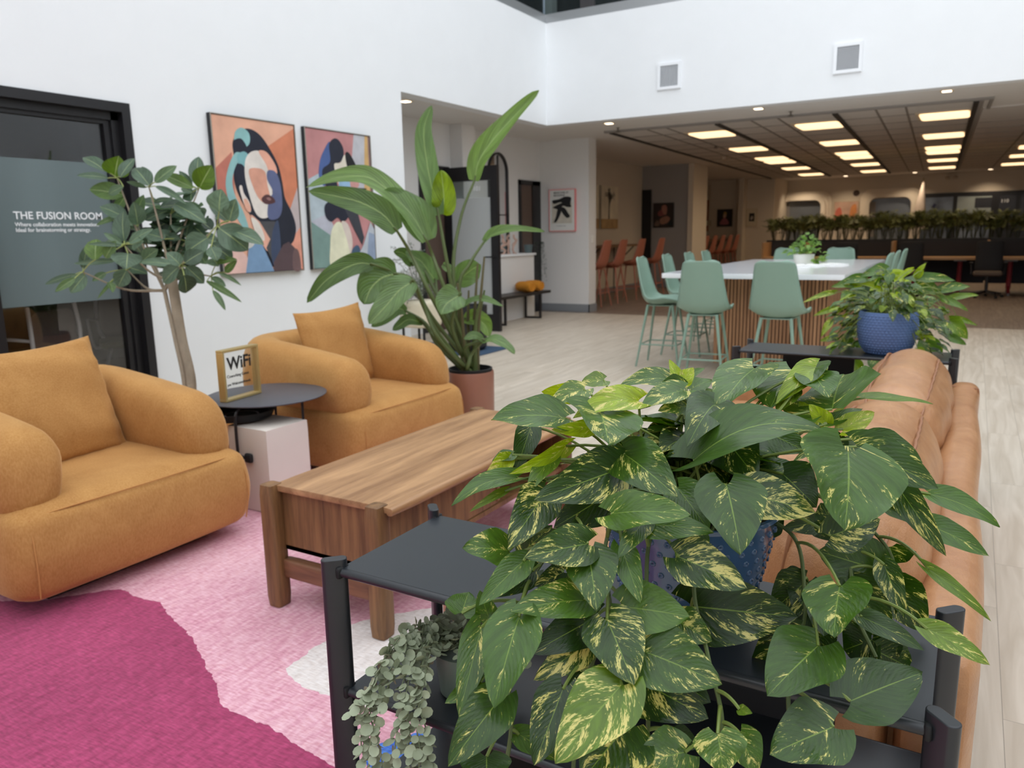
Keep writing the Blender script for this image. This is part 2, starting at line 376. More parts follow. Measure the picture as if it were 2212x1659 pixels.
# ---------------------------------------------------------------- ceiling lamps
FRW = mat('lamp_frame_cream', (214, 200, 176), .5)
DIF = mat('lamp_diffuser_warm', (255, 236, 200), .5, emit=((255, 216, 166), 1.75))
def panel():
    t = thing('ceiling_light', '', 'light')
    MB().box(-.36, .36, -.43, .43, -.012, .0).build('frame', FRW, t, smooth=False)
    MB().rbox((0, 0, -.02), (.63, .72, .03), (.06, .06, .01), 6).build('diffuser', DIF, t)
    l = bpy.data.lights.new('panel_glow', 'SPOT'); l.energy = 26; l.color = (1, .80, .56); l.spot_size = math.radians(165); l.spot_blend = 1; l.shadow_soft_size = .0
    lo = bpy.data.objects.new('panel_glow', l); COL.objects.link(lo); lo.location = (0, 0, -.045); lo.parent = t
    return t
pan0 = None
LROWS = [13.33, 16.2, 18.67, 19.7, 22.1, 24.9]
RN = ['nearest', 'second', 'third', 'fourth', 'fifth', 'farthest']
for ci, (x0, cn) in enumerate(((-3.92, 'left'), (-2.235, 'middle'), (-.525, 'right-hand'), (1.17, 'far right'))):
    for ri, y in enumerate(LROWS):
        if ci == 3 and ri < 3: continue
        x = x0+SK*(y-13.3)
        lb = 'warm rectangular ceiling panel light, %s of the %s row over the office' % (RN[ri], cn)
        if pan0 is None: pan0 = panel(); pan0.location = (x, y, 2.985); pan0['label'] = lb; pan0['group'] = 'panel lights in the office ceiling'
        else: dup(pan0, (x, y, 2.985), 0, lb)
DL = mat('downlight_lens', (255, 240, 220), .4, emit=((255, 226, 190), 6))
def downlight():
    t = thing('recessed_downlight', '', 'light', group='small square downlights')
    MB().box(-.075, .075, -.075, .075, -.006, 0).build('bezel', FRW, t, smooth=False)
    MB().box(-.05, .05, -.05, .05, -.010, -.006).build('lens', DL, t, smooth=False)
    return t
d0 = None
for (x, y), lb in zip(((-6.07, 7.85), (-6.2, 10.21), (-4.86, 11.2), (-2.66, 11.14), (-.44, 11.16), (-3.67, 27.0), (-1.73, 26.95), (.22, 27.2)),
    ('small downlight in the hall soffit nearest the white wall edge', 'small downlight in the hall soffit beside the tall plant leaf', 'small downlight just right of the inner atrium corner',
     'small downlight in the soffit left of the sprinkler', 'small downlight in the soffit above the nearest right-hand panel light', 'small downlight over the far wall near the left porthole window',
     'small downlight over the far wall left of the flag', 'small downlight over the far wall above the dark office glazing')):
    if d0 is None: d0 = downlight(); d0.location = (x, y, 3.0); d0['label'] = lb
    else: dup(d0, (x, y, 3.0), 0, lb)
for i, (x, y) in enumerate(((-3.67, 27.0), (-1.73, 26.95), (.22, 27.2), (2.0, 27.2), (-5.0, 27.0))):
    l = bpy.data.lights.new('wall_washer', 'SPOT'); l.energy = 42; l.color = (1, .8, .58); l.spot_size = math.radians(110); l.spot_blend = .8; l.shadow_soft_size = .06
    lo = bpy.data.objects.new('wall_washer', l); COL.objects.link(lo); lo.location = (x, y, 2.96); lo.rotation_euler = (math.radians(18), 0, 0)
spk = None
for (x, y), lb in zip(((-4.95, 11.75), (-2.35, 11.7), (-4.4, 15.2)), ('sprinkler head on the soffit over the left end of the tile field', 'sprinkler head on the soffit between two downlights', 'sprinkler head among the ceiling tiles above the stools')):
    if spk is None:
        spk = MB().tube([(0, 0, 0), (0, 0, -.05)], .012).lathe([(.0, -.075), (.045, -.072), (.045, -.068), (0, -.065)], n=14).tube([(-.03, 0, -.05), (.03, 0, -.05)], .008).lathe([(.035, -.002), (.035, 0)], n=14).build('sprinkler_head', mat('sprinkler_metal', (120, 112, 104), .4, .5)); s_ = spk
        tag(s_, lb, 'sprinkler', 'ceiling sprinklers')
    else: s_ = spk.copy(); COL.objects.link(s_); s_['label'] = lb
    s_.location = (x, y, 2.998)

# ---------------------------------------------------------------- wall vents on the fascia
VF = mat('white_vent_frame', (240, 242, 245), .5); VD = mat('vent_dark_cavity', (86, 92, 100), .8)
for (x, z), lb in zip(((-3.81, 3.495), (-1.53, 3.45)), ('white square air vent on the fascia, the smaller-looking left one', 'white square air vent on the fascia near the right ceiling lights')):
    v = thing('air_vent', lb, 'vent', (x, YF, z), 0, 'air vents on the fascia')
    MB().box(-.16, .16, -.012, 0, -.17, .17).build('backing', VD, v, smooth=False)
    f = MB(); W_, T_ = .165, .04
    f.box(-W_, W_, -.028, -.001, .175-T_, .175).box(-W_, W_, -.028, -.001, -.175, -.175+T_).box(-W_, -W_+T_, -.028, -.001, -.175+T_, .175-T_).box(W_-T_, W_, -.028, -.001, -.175+T_, .175-T_).build('frame', VF, v, smooth=False)
    g = MB()
    for k in range(1, 12):
        p = -W_+T_+k*(2*(W_-T_))/12; g.box(p-.0022, p+.0022, -.02, -.012, -.135, .135); q = -.135+k*.27/12; g.box(-.125, .125, -.02, -.012, q-.0022, q+.0022)
    g.build('grille', VF, v, smooth=False)
# ================================================================ RUG
RUG = [(-4.35, -1.2), (-.75, -1.2), (-.75, 3.95), (-4.35, 3.95)]
MAG = [(-6, 1.30), (-3.30, 1.36), (-3.06, 1.497), (-2.885, 1.715), (-2.734, 1.695), (-2.632, 1.714), (-2.452, 1.644), (-2.309, 1.605), (-2.172, 1.538), (-1.954, 1.437), (-1.86, 1.37), (-1.607, 1.363), (-1.363, 1.33), (-1.1, 1.15), (-.9, .8), (-.9, -2), (-6, -2)]
CRM = [(-1.835, 1.60), (-1.85, 1.76), (-1.853, 1.949), (-1.775, 2.05), (-1.5, 2.4), (-1.2, 2.5), (-1.0, 2.1), (-1.05, 1.75), (-1.25, 1.7), (-1.42, 1.58), (-1.6, 1.567), (-1.70, 1.56)]
BLU = [(-1.34, 1.42), (-1.25, 1.56), (-1.1, 1.72), (-.9, 1.7), (-.6, 1.3), (-.95, 1.05), (-1.2, 1.3)]
def sdist(p, poly):
    x, y = p; ins = False; best = 9; n = len(poly)
    for i in range(n):
        x1, y1 = poly[i]; x2, y2 = poly[(i+1) % n]
        if (y1 > y) != (y2 > y) and x < (x2-x1)*(y-y1)/(y2-y1)+x1: ins = not ins
        dx, dy = x2-x1, y2-y1; t = max(0, min(1, ((x-x1)*dx+(y-y1)*dy)/(dx*dx+dy*dy))); best = min(best, math.hypot(x-x1-t*dx, y-y1-t*dy))
    return -best if ins else best
rb = MB(); NX, NY = 90, 150
for j in range(NY+1):
    for i in range(NX+1):
        rb.v.append((RUG[0][0]+i*3.6/NX, -1.2+j*5.15/NY, .014))
nv = len(rb.v)
rb.f = [(j*(NX+1)+i, j*(NX+1)+i+1, (j+1)*(NX+1)+i+1, (j+1)*(NX+1)+i) for j in range(NY) for i in range(NX)]; rb.mi = [0]*len(rb.f)
rb.box(RUG[0][0], RUG[1][0], -1.2, 3.95, .001, .0135)
m = mat('wool_rug', (214, 150, 172), .95, sheen=.3); nt = m.node_tree; B_ = nt.nodes['Principled BSDF']; L = nt.links.new
def attr(nt, n, out='Fac'):
    a = nt.nodes.new('ShaderNodeAttribute'); a.attribute_name = n; return a.outputs[out]
def math_(nt, op, a, b=None, c=None, clamp=False):
    q = nt.nodes.new('ShaderNodeMath'); q.operation = op; q.use_clamp = clamp
    for i, v in enumerate((a, b, c)):
        if v is None: continue
        if hasattr(v, 'links'): nt.links.new(v, q.inputs[i])
        else: q.inputs[i].default_value = v
    return q.outputs[0]
def noise_(nt, scale, stretch=(1, 1, 1), det=3, vec=None, rot=0, coord='Object', dist=0):
    mp = nt.nodes.new('ShaderNodeMapping'); mp.inputs['Scale'].default_value = stretch; mp.inputs['Rotation'].default_value = (0, 0, rot)
    if vec is None:
        tc = nt.nodes.new('ShaderNodeTexCoord'); vec = tc.outputs[coord]
    nt.links.new(vec, mp.inputs[0]); nz = nt.nodes.new('ShaderNodeTexNoise'); nz.inputs['Scale'].default_value = scale; nz.inputs['Detail'].default_value = det; nz.inputs['Distortion'].default_value = dist
    nt.links.new(mp.outputs[0], nz.inputs['Vector']); return nz.outputs['Fac']
def mixc(nt, f, a, b, mode='MIX'):
    q = nt.nodes.new('ShaderNodeMix'); q.data_type = 'RGBA'; q.blend_type = mode
    if hasattr(f, 'links'): nt.links.new(f, q.inputs[0])
    else: q.inputs[0].default_value = f
    for v, i in ((a, 6), (b, 7)):
        if hasattr(v, 'links'): nt.links.new(v, q.inputs[i])
        else: q.inputs[i].default_value = lin(v)
    return q.outputs[2]
def ramp(nt, f, c1, c2, p1=.3, p2=.7):
    r = nt.nodes.new('ShaderNodeValToRGB'); r.color_ramp.elements[0].position = p1; r.color_ramp.elements[1].position = p2
    r.color_ramp.elements[0].color = lin(c1); r.color_ramp.elements[1].color = lin(c2); nt.links.new(f, r.inputs[0]); return r.outputs[0]
jag = math_(nt, 'MULTIPLY', math_(nt, 'SUBTRACT', noise_(nt, 28, det=5), .5), .03)
def region(name): return math_(nt, 'LESS_THAN', math_(nt, 'ADD', attr(nt, name), jag), 0.0)
big = noise_(nt, 1.6, det=4); fib = noise_(nt, 60, (1, .25, 1), 4, rot=.9); fib2 = noise_(nt, 140, (.2, 1, 1), 3, rot=-.5)
pink = mixc(nt, .5, ramp(nt, big, (202, 134, 152), (228, 184, 190)), ramp(nt, fib, (186, 118, 140), (230, 186, 194)))
mag = mixc(nt, .5, ramp(nt, big, (132, 38, 74), (166, 60, 98)), ramp(nt, fib, (116, 34, 70), (178, 74, 116), .25, .75))
c = mixc(nt, region('magenta'), pink, mag)
c = mixc(nt, region('cream'), c, ramp(nt, fib, (206, 198, 192), (226, 218, 212)))
c = mixc(nt, region('blue'), c, ramp(nt, fib, (40, 84, 178), (84, 136, 214)))
c = mixc(nt, .35, c, ramp(nt, fib2, (120, 110, 116), (255, 250, 252)), 'OVERLAY')
L(c, B_.inputs['Base Color'])
bp = nt.nodes.new('ShaderNodeBump'); bp.inputs['Strength'].default_value = .4; bp.inputs['Distance'].default_value = .004; L(fib2, bp.inputs['Height']); L(bp.outputs[0], B_.inputs['Normal'])
rug = rb.build('area_rug', m, smooth=False)
for nm, poly in (('magenta', MAG), ('cream', CRM), ('blue', BLU)):
    at = rug.data.attributes.new(nm, 'FLOAT', 'POINT')
    at.data.foreach_set('value', [sdist((v[0], v[1]), poly) if i < nv else 1.0 for i, v in enumerate(rb.v)])
tag(rug, 'large pink area rug with magenta, cream and blue patches under the armchairs', 'rug')

# ================================================================ ARMCHAIRS
m = mat('ochre_velvet', (196, 138, 66), .85, sheen=.65, spec=.15); nt = m.node_tree; B_ = nt.nodes['Principled BSDF']
c = mixc(nt, .55, ramp(nt, noise_(nt, 5, det=5, dist=1), (160, 108, 56), (188, 138, 80)), ramp(nt, noise_(nt, 150, (1, 1, .45), 5), (166, 120, 68), (192, 148, 94)))
nt.links.new(c, B_.inputs['Base Color']); B_.inputs['Sheen Tint'].default_value = lin((240, 206, 156)); B_.inputs['Sheen Roughness'].default_value = .35
bp = nt.nodes.new('ShaderNodeBump'); bp.inputs['Strength'].default_value = .10; bp.inputs['Distance'].default_value = .01
nt.links.new(noise_(nt, 9, det=4, dist=.6), bp.inputs['Height']); nt.links.new(bp.outputs[0], B_.inputs['Normal'])
VEL = m
SEAM = mat('ochre_seam_thread', (184, 132, 74), .9)
def make_armchair(label):
    "origin = floor under the middle of the seat front edge, facing +x"
    t = thing('armchair', label, 'armchair', group=None)
    # seat block down to the floor, slightly bulging front and sides
    def bulge(u, v, w, p):
        p = Vector(p); p.x += .035*(1-w*w)*(u > 0)*u + .015*u*(1-v*v); p.y += .03*v*(1-w*w)
        if w > 0: p.z += .022*(1-u*u)*(1-v*v)
        if w < 0: p.x *= 1-.03*(-w)
        return p
    s = MB().rbox((-.62, 0, .235), (1.20, 1.10, .385), (.09, .09, .06), 20, bulge)
    s.build('seat', VEL, t)
    sm = MB()
    yy = .50
    sm.tube(spline([(-.10, -yy-.045, .385), (-.035, -yy+.02, .395), (-.008, -.30, .402), (.002, 0, .404), (-.008, .30, .402), (-.035, yy-.02, .395), (-.10, yy+.045, .385)], 8), .0035, 5)
    for sg in (-1, 1): MB().tube([(-.02, sg*yy, .39), (.012, sg*(yy+.012), .30), (.018, sg*(yy+.014), .2), (-.004, sg*(yy+.006), .09)], .003, 5).build('piping', SEAM, t)
    sm.build('piping', SEAM, t)
    # wrap-round bolster: arms and back in one swept cushion
    W2, T = .55, .27; bx = -1.19; R_ = .30; fx = -.065
    path = []
    yc = W2-T/2; cx = bx+T/2
    n1 = 16
    for k in range(n1+1): path.append((fx-(fx-(cx+R_))*k/n1, -yc))
    for k in range(1, 9): a = PI/2*k/9; path.append((cx+R_-R_*math.sin(a), -yc+R_-R_*math.cos(a)))
    for k in range(7): path.append((cx, (-yc+R_)+(2*yc-2*R_)*k/6))
    for k in range(1, 9): a = PI/2*k/9; path.append((cx+R_-R_*math.cos(a), yc-R_+R_*math.sin(a)))
    for k in range(n1+1): path.append((cx+R_+(fx-(cx+R_))*k/n1, yc))
    m_ = MB(); N = 28; rings = []
    dcum = [0]
    for i in range(1, len(path)): dcum.append(dcum[-1]+math.hypot(path[i][0]-path[i-1][0], path[i][1]-path[i-1][1]))
    tot = dcum[-1]
    # resample denser near the tips
    K = 76; ss = []
    for k in range(K+1):
        q = k/K; ss.append(tot*(.5-.5*math.cos(PI*q))*.55+tot*q*.45)
    def at(sv):
        for i in range(1, len(path)):
            if sv <= dcum[i]+1e-9:
                f_ = (sv-dcum[i-1])/(dcum[i]-dcum[i-1]); a = path[i-1]; b = path[i]
                return Vector((a[0]+(b[0]-a[0])*f_, a[1]+(b[1]-a[1])*f_, 0)), Vector((b[0]-a[0], b[1]-a[1], 0)).normalized()
        return Vector(path[-1]+(0,)), Vector((path[-1][0]-path[-2][0], path[-1][1]-path[-2][1], 0)).normalized()
    for sv in ss:
        p, tn = at(sv); e = min(sv, tot-sv); nr = Vector((tn.y, -tn.x, 0))  # outward
        g = (1-(1-min(1, e/.12))**2.4)**(1/2.4); g2 = (1-(1-min(1, e/.16))**2.4)**(1/2.4)
        th = max(.02, T*g); tb = .665+.115*min(1, e/.8)**.7; zc = .445
        g2 = max(g2, .08); top = zc+(tb-zc)*g2; bot = zc-(zc-.352)*g2
        cz = (top+bot)/2; hz = (top-bot)/2; ring = []
        for j in range(N):
            a = 2*PI*j/N; ca, sa = math.cos(a), math.sin(a); ex = 2/2.7
            ox = abs(ca)**ex*(1 if ca > 0 else -1)*th/2; oz = abs(sa)**ex*(1 if sa > 0 else -1)*hz
            lean = .03*(oz/max(hz, .01))
            wr = .003*math.sin(sv*95+j*.7)*math.exp(-((e-.03)/.05)**2)*(.5+.5*ca)
            ring.append(p+nr*(ox*(1+wr*14)+lean*.5)+Vector((0, 0, cz+oz)))
        rings.append(ring)
    vs = [v for r in rings for v in r]; k = len(rings)
    fs = [(i*N+j, i*N+(j+1) % N, (i+1)*N+(j+1) % N, (i+1)*N+j) for i in range(k-1) for j in range(N)]
    fs += [tuple(range(N-1, -1, -1)), tuple((k-1)*N+j for j in range(N))]
    m_.add(vs, fs); m_.build('back_and_arms', VEL, t, auto=False)
    MB().rbox((-.62, 0, .028), (.92, .80, .055), .01, 4).build('plinth', BLKM, t)
    return t
def pillow(name, w, h, d, m, corner=1.0, n=22, seed=0, wr=.006):
    rnd = random.Random(seed); ph = [rnd.uniform(0, 6) for _ in range(8)]; vs = []; fs = []
    for sd in (1, -1):
        for i in range(n+1):
            for j in range(n+1):
                u = math.sin((-1+2*i/n)*PI/2); v = math.sin((-1+2*j/n)*PI/2)
                pin = 1-.07*corner*(1-abs(u)**2)*abs(v)**3; pin2 = 1-.07*corner*(1-abs(v)**2)*abs(u)**3
                x = u*w/2*pin2; y = v*h/2*pin
                z = sd*d/2*(max(0, 1-abs(u)**3.0)**.62)*(max(0, 1-abs(v)**3.0)**.62)
                edge = (abs(u)**4+abs(v)**4)*(1-abs(u)**10)*(1-abs(v)**10)
                z += sd*wr*edge*(math.sin(x*70+ph[0]+3*v)+math.sin(y*60+ph[1]+2*u)*.8)*1.2
                z += sd*wr*.8*math.sin(u*3+v*4+ph[3])*(1-u*u)*(1-v*v)
                vs.append((x, y, z))
    o = (n+1)**2
    for s_ in range(2):
        for i in range(n):
            for j in range(n):
                a = s_*o+i*(n+1)+j; q = (a, a+1, a+n+2, a+n+1); fs.append(q if s_ == 1 else tuple(reversed(q)))
    me = MB(); me.add(vs, fs); ob = me.build(name, m, auto=False)
    bm = bmesh.new(); bm.from_mesh(ob.data); bmesh.ops.remove_doubles(bm, verts=bm.verts, dist=.0004); bmesh.ops.recalc_face_normals(bm, faces=bm.faces); bm.to_mesh(ob.data); bm.free()
    return ob
ac = make_armchair('ochre velvet armchair in the left foreground, nearest the camera')
ac.location = (-2.875, 1.885, .014); ac.scale = (1, .945, 1)
ac2 = dup(ac, (-2.875, 3.70, .014), 0, 'ochre velvet armchair farther off, between the small round table and the tall plant')
ac['group'] = ac2['group'] = 'ochre velvet armchairs'
def orient(o, c, xdir, ydir):
    x = Vector(xdir).normalized(); y = Vector(ydir); y = (y-x*y.dot(x)).normalized(); z = x.cross(y)
    o.matrix_world = Matrix(((x.x, y.x, z.x, c[0]), (x.y, y.y, z.y, c[1]), (x.z, y.z, z.z, c[2]), (0, 0, 0, 1)))
p1 = pillow('throw_cushion', .60, .56, .20, VEL, seed=3, wr=.012)
orient(p1, (-3.47, 1.85, .690), (-.14, 1, .02), (-.30, -.10, 1)); tag(p1, 'square ochre velvet cushion leaning in the nearest armchair', 'cushion', 'ochre cushions')
p2 = pillow('throw_cushion', .55, .54, .18, VEL, seed=8, wr=.008)
orient(p2, (-3.54, 3.74, .69), (.10, 1, .05), (-.22, -.05, 1)); tag(p2, 'square ochre velvet cushion in the farther armchair', 'cushion', 'ochre cushions')

# ================================================================ COFFEE TABLE
WN = wood('walnut_lengthwise', (186, 144, 102), (136, 98, 64), 1, 5); WV = wood('walnut_upright', (142, 104, 66), (94, 66, 40), 2, 7)
WX = wood('walnut_crosswise', (134, 92, 64), (98, 66, 46), 0, 7)
ct = thing('coffee_table', 'long walnut coffee table with rounded posts between the armchairs and sofa', 'table', (-1.93, 1.93, .014))
X0, X1, Y1 = -.27, .27, 1.42
c = MB(); c.rbox((.012, Y1/2, .472), (.56, Y1-.0, .03), (.012, .004, .012), 8); c.build('tabletop', WN, ct)
c = MB(); c.rbox((.295, Y1/2, .468), (.036, Y1, .036), (.017, .003, .017), 8).build('front_rail', WN, ct)
c = MB(); c.box(-.25, .25, .02, .04, .225, .458).box(-.25, .25, Y1-.04, Y1-.02, .225, .458).box(-.255, -.235, .02, Y1-.02, .225, .458).box(-.25, .25, .02, Y1-.02, .225, .245).box(-.23, .22, .62, .64, .245, .458)
c.build('carcass', WV, ct, smooth=False, bevel=.002)
MB().box(.225, .245, .04, .78, .247, .456).build('sliding_door', WV, ct, smooth=False, bevel=.002)
MB().box(.245, .252, .765, .785, .26, .45).build('door_pull', WV, ct, smooth=False)
for (lx, ly) in ((-.27, .0), (.24, .0), (-.27, Y1), (.24, Y1)):
    lg = MB().rbox((lx, ly, .244), (.072, .075, .486), (.022, .022, .006), 8); lg.build('leg', WV, ct)
for y in (.02, Y1-.02): MB().rbox((-.02, y, .155), (.45, .045, .075), .01, 6).build('stretcher', WX, ct)

# ================================================================ SIDE TABLE with block base
ST = mat('dark_grey_metal_top', (74, 74, 80), .45, noise=(6, .06)); PK = mat('pale_pink_block', (216, 206, 196), .6, noise=(3, .03))
st = thing('side_table', 'small side table with round dark top over a pale pink block', 'table', (-3.12, 2.75, .014))
MB().rbox((0, 0, .222), (.29, .29, .444), (.012, .012, .012), 6).build('block_base', PK, st)
d = MB(); d.lathe([(0, .545), (.31, .545), (.32, .549), (.32, .553), (.31, .557), (0, .557)], -.14, .13, 64, False).build('round_top', ST, st)
MB().tube([(.12, .135, .40), (.12, .135, .546)], .007).build('steel_rod', BLK, st)
MB().tube([(-.10, .15, .40), (-.10, .15, .546)], .007).build('steel_rod', BLK, st)
MB().tube(spline([(-.06, -.10, .548), (-.055, -.155, .50), (-.05, -.165, .32), (-.04, -.165, .30), (.0, -.165, .29)], 5), .008).build('steel_rod', BLK, st)
k = MB(); k.rbox((.02, -.158, .29), (.05, .024, .05), .012, 6).build('knob', BLKM, st)
MB().lathe([(0, .464), (.15, .466), (.165, .496), (.17, .498), (.17, .493), (.155, .458), (0, .456)], -.17, -.02, 48, cap0=False).build('tray', BLKM, st)
MB().lathe([(.08, .468), (.085, .474), (.09, .468)], -.17, -.02, 30, cap0=False).build('tray_ring', mat('dull_steel', (120, 122, 126), .4, .6), st)
fk = thing('wifi_sign', 'gold framed WiFi sign standing on the round side table', 'picture frame', (-3.30, 2.745, .572), math.radians(-2))
fk.rotation_euler = (0, 0, math.radians(8))
GOLD = mat('satin_gold_frame', (206, 184, 128), .35, .75)
g = MB(); W_, H_ = .135, .27
g.box(-.022, .022, -W_, W_, 0, .014).box(-.022, .022, -W_, W_, H_-.014, H_).box(-.022, .022, -W_, -W_+.014, .014, H_-.014).box(-.022, .022, W_-.014, W_, .014, H_-.014)
g.build('frame', GOLD, fk, smooth=False, bevel=.002)
TXK = mat('black_letters', (22, 22, 24), .6)
text('lettering', 'WiFi', .092, TXK, Mx(.008, -.092, .162), fk, .002)
text('lettering', 'Coworking Guest', .0225, TXK, Mx(.008, -.1, .12), fk, .0002)
text('lettering', 'pw Welcomefriends', .021, TXK, Mx(.008, -.1, .078), fk, .0002)
MB().box(.004, .006, -W_+.014, W_-.014, .014, H_-.014).build('glass', glass('sign_glass', (.97, .97, .96), .06), fk, smooth=False)

# ================================================================ LEATHER SOFA
m = mat('tan_leather', (188, 140, 96), .36, spec=.45, coat=.12); nt = m.node_tree; B_ = nt.nodes['Principled BSDF']
c = mixc(nt, .4, ramp(nt, noise_(nt, 4, det=5, dist=.8), (162, 112, 74), (190, 142, 100)), ramp(nt, noise_(nt, 30, det=4), (158, 108, 70), (188, 138, 96)))
nt.links.new(c, B_.inputs['Base Color']); bp = nt.nodes.new('ShaderNodeBump'); bp.inputs['Strength'].default_value = .6; bp.inputs['Distance'].default_value = .016
hh = math_(nt, 'ADD', math_(nt, 'MULTIPLY', noise_(nt, 260, det=3), .12), noise_(nt, 7, (1, .35, 1), 4, dist=1.0)); nt.links.new(hh, bp.inputs['Height']); nt.links.new(bp.outputs[0], B_.inputs['Normal'])
LEA = m; LSM = mat('tan_leather_seam', (146, 98, 66), .5)
sf = thing('leather_sofa', 'tan leather sofa between the two black shelving units', 'sofa', (0, 0, .014))
YS0, YS1, XS0, XS1 = 1.50, 4.46, -1.14, .075
MB().rbox(((XS0+XS1)/2, (YS0+YS1)/2, .22), (XS1-XS0-.02, YS1-YS0-.02, .18), .03, 8).build('seat_frame', LEA, sf)
def soft(u, v, w, p):
    p = Vector(p); p.z += .012*math.sin(p.y*9+1)*(w > .5)*.3; p.x += .006*math.sin(p.y*5); return p
MB().rbox((XS1-.065, (YS0+YS1)/2, .355), (.135, YS1-YS0, .53), (.055, .045, .055), 26, soft).build('backrest', LEA, sf)
for y, q in ((YS0+.085, 1), (YS1-.085, 2)):
    MB().rbox(((XS0+XS1)/2-.07, y, .345), (XS1-XS0-.16, .17, .50), (.05, .05, .05), 20, soft).build('arm', LEA, sf)
for y in (YS0+.20, YS1-.20):
    pass
for a, b in ((YS0+.18, (YS0+YS1)/2), ((YS0+YS1)/2, YS1-.18)):
    def plump(u, v, w, p):
        p = Vector(p); p.z += .03*w*(1-u*u)*(1-v*v) if w > 0 else 0; return p
    MB().rbox((-.60, (a+b)/2, .385), (1.02, b-a-.01, .16), (.06, .06, .05), 16, plump).build('seat_cushion', LEA, sf)
def backcush(a, b, seed):
    rnd = random.Random(seed); L_ = b-a
    def fn(u, v, w, p):
        p = Vector(p); e = max(0, 1-abs(v)**3)
        p.z += (w > 0)*w*(.035*e+.005*math.sin(v*9+seed)); p.x += .035*u*e*(1-w*w)+.005*math.sin(v*11+w*3+seed)*e*abs(u)
        p.x += -.10*w*0
        return p
    mb = MB().rbox((0, 0, 0), (.31, L_+.02, .45), (.15, .20, .17), 26, fn)
    M_ = Matrix.Translation((-.22, (a+b)/2, .572)) @ Matrix.Rotation(math.radians(7), 4, 'Y')
    mb.xf(M_); o = mb.build('back_cushion', LEA, sf, auto=False)
    for xx in (-.10, .085):
        s2 = MB()
        pts = []
        for k in range(33):
            v = -1+2*k/32; e = max(0, 1-abs(v)**3)
            z = .225*(1-.25*(abs(v)**8))+.035*e+.005*math.sin(v*9+seed)
            pts.append(Vector((xx*(1+.12*e)+.0012*math.sin(k*2.1), v*(L_/2-.05), z-(.034 if xx < 0 else .026))))
        pts = [pts[0]+Vector((0, -.018*1, -.12))]+pts+[pts[-1]+Vector((0, .018, -.12))]
        s2.tube([M_ @ p for p in spline(pts, 2)], .005, 6); s2.build('piping', LSM, o)
backcush(YS0+.17, 2.98, 1); backcush(2.98, YS1-.16, 4)
for pts in ([(XS1-.063, YS0-.001, .60), (XS1-.063, YS0-.004, .35), (XS1-.063, YS0-.002, .14)],
            spline([(XS1-.12, YS1-.17, .617), (XS1-.02, YS1-.17, .613), (XS1-.002, YS1-.17, .58), (XS1+.004, YS1-.17, .3)], 5)):
    MB().tube(pts, .003, 5).build('stitching', LSM, sf)
for x in (XS0+.08, XS1-.08):
    for y in (YS0+.1, YS1-.1): MB().tube([(x, y, 0), (x, y, .135)], .02, 10).build('leg', BLKM, sf)

# ================================================================ BLACK SHELVING UNITS
SHB = mat('black_laminate_shelf', (38, 42, 47), .38, noise=(5, .1)); SHP = mat('black_oval_post', (40, 42, 46), .35); SHE = mat('shelf_edge_black', (44, 46, 50), .3)
def oval(cx, cy, lx, ly, n=20):
    out = []; r = lx/2
    for k in range(n):
        a = 2*PI*k/n; x = r*math.cos(a); y = r*math.sin(a)+(ly/2-r)*(1 if math.sin(a) >= 0 else -1); out.append((cx+x, cy+y))
    return out
def shelving(label, loc, W, D, extra=False):
    t = thing('shelving_unit', label, 'shelf', loc)
    zs = (.710, .440, .17)
    for z in zs:
        MB().box(.014, W-.014, .004, D-.004, z-.008, z+.009).build('shelf', SHB, t, smooth=False)
        for y in (.002, D-.002): MB().tube([(.012, y, z), (W-.012, y, z)], .0092, 12).build('edge_rail', SHP, t)
    for x in (0, W):
        for y in (0, D):
            q = math.radians(-45 if (x == 0) == (y == 0) else 45); MB().prism([(x+a*math.cos(q)-b*math.sin(q), y+a*math.sin(q)+b*math.cos(q)) for a, b in oval(0, 0, .024, .053)], 0, .738).build('post', SHP, t, bevel=.002)
    for z in zs:
        for x in (0, W):
            for y in (0, D):
                sx = 1 if x == 0 else -1; MB().rbox((x+sx*.016, y+(.006 if y == 0 else -.006), z), (.012, .034, .026), .006, 4).build('shelf_clip', BLKM, t)
    if extra: MB().box(extra[0], extra[1], D-.02, D-.008, .449, .701).build('side_panel', mat('dark_panel', (34, 32, 34), .5), t, smooth=False)
    return t
sh1 = shelving('black metal shelving unit in the right foreground carrying the large variegated plant', (-1.085, 1.100, .014), 1.10, .345, (.42, .93))
sh2 = shelving('black metal shelving unit beyond the far end of the tan sofa', (-1.145, 4.50, 0), 1.10, .33, (.20, .60))
# ================================================================ COMMUNAL TABLE AND BAR STOOLS
QZ = mat('white_quartz_top', (236, 238, 242), .12, noise=(2, .015))
SLA = wood('oak_slat', (176, 132, 96), (136, 96, 66), 2, 4)
it = thing('communal_table', 'long white topped communal table on a wood slat base', 'table', (0, 0, 0))
MB().rbox((-1.78, 9.14, .975), (1.66, 3.66, .05), (.006, .006, .006), 4).build('tabletop', QZ, it)
MB().box(-2.17, -1.14, 7.74, 10.6, .08, .95).build('base_core', mat('slat_backing', (84, 58, 42), .7), it, smooth=False)
MB().box(-2.12, -1.19, 7.8, 10.54, 0, .08).build('plinth', BLKM, it, smooth=False)
sl = MB(); p = -2.18
while p < -1.14: sl.box(p, p+.024, 7.715, 7.741, .08, .95); p += .0345
p = 7.72
while p < 10.6: sl.box(-2.196, -2.169, p, p+.024, .08, .95).box(-1.141, -1.114, p, p+.024, .08, .95); p += .0345
o = sl.build('slat_cladding', SLA, it, smooth=False)

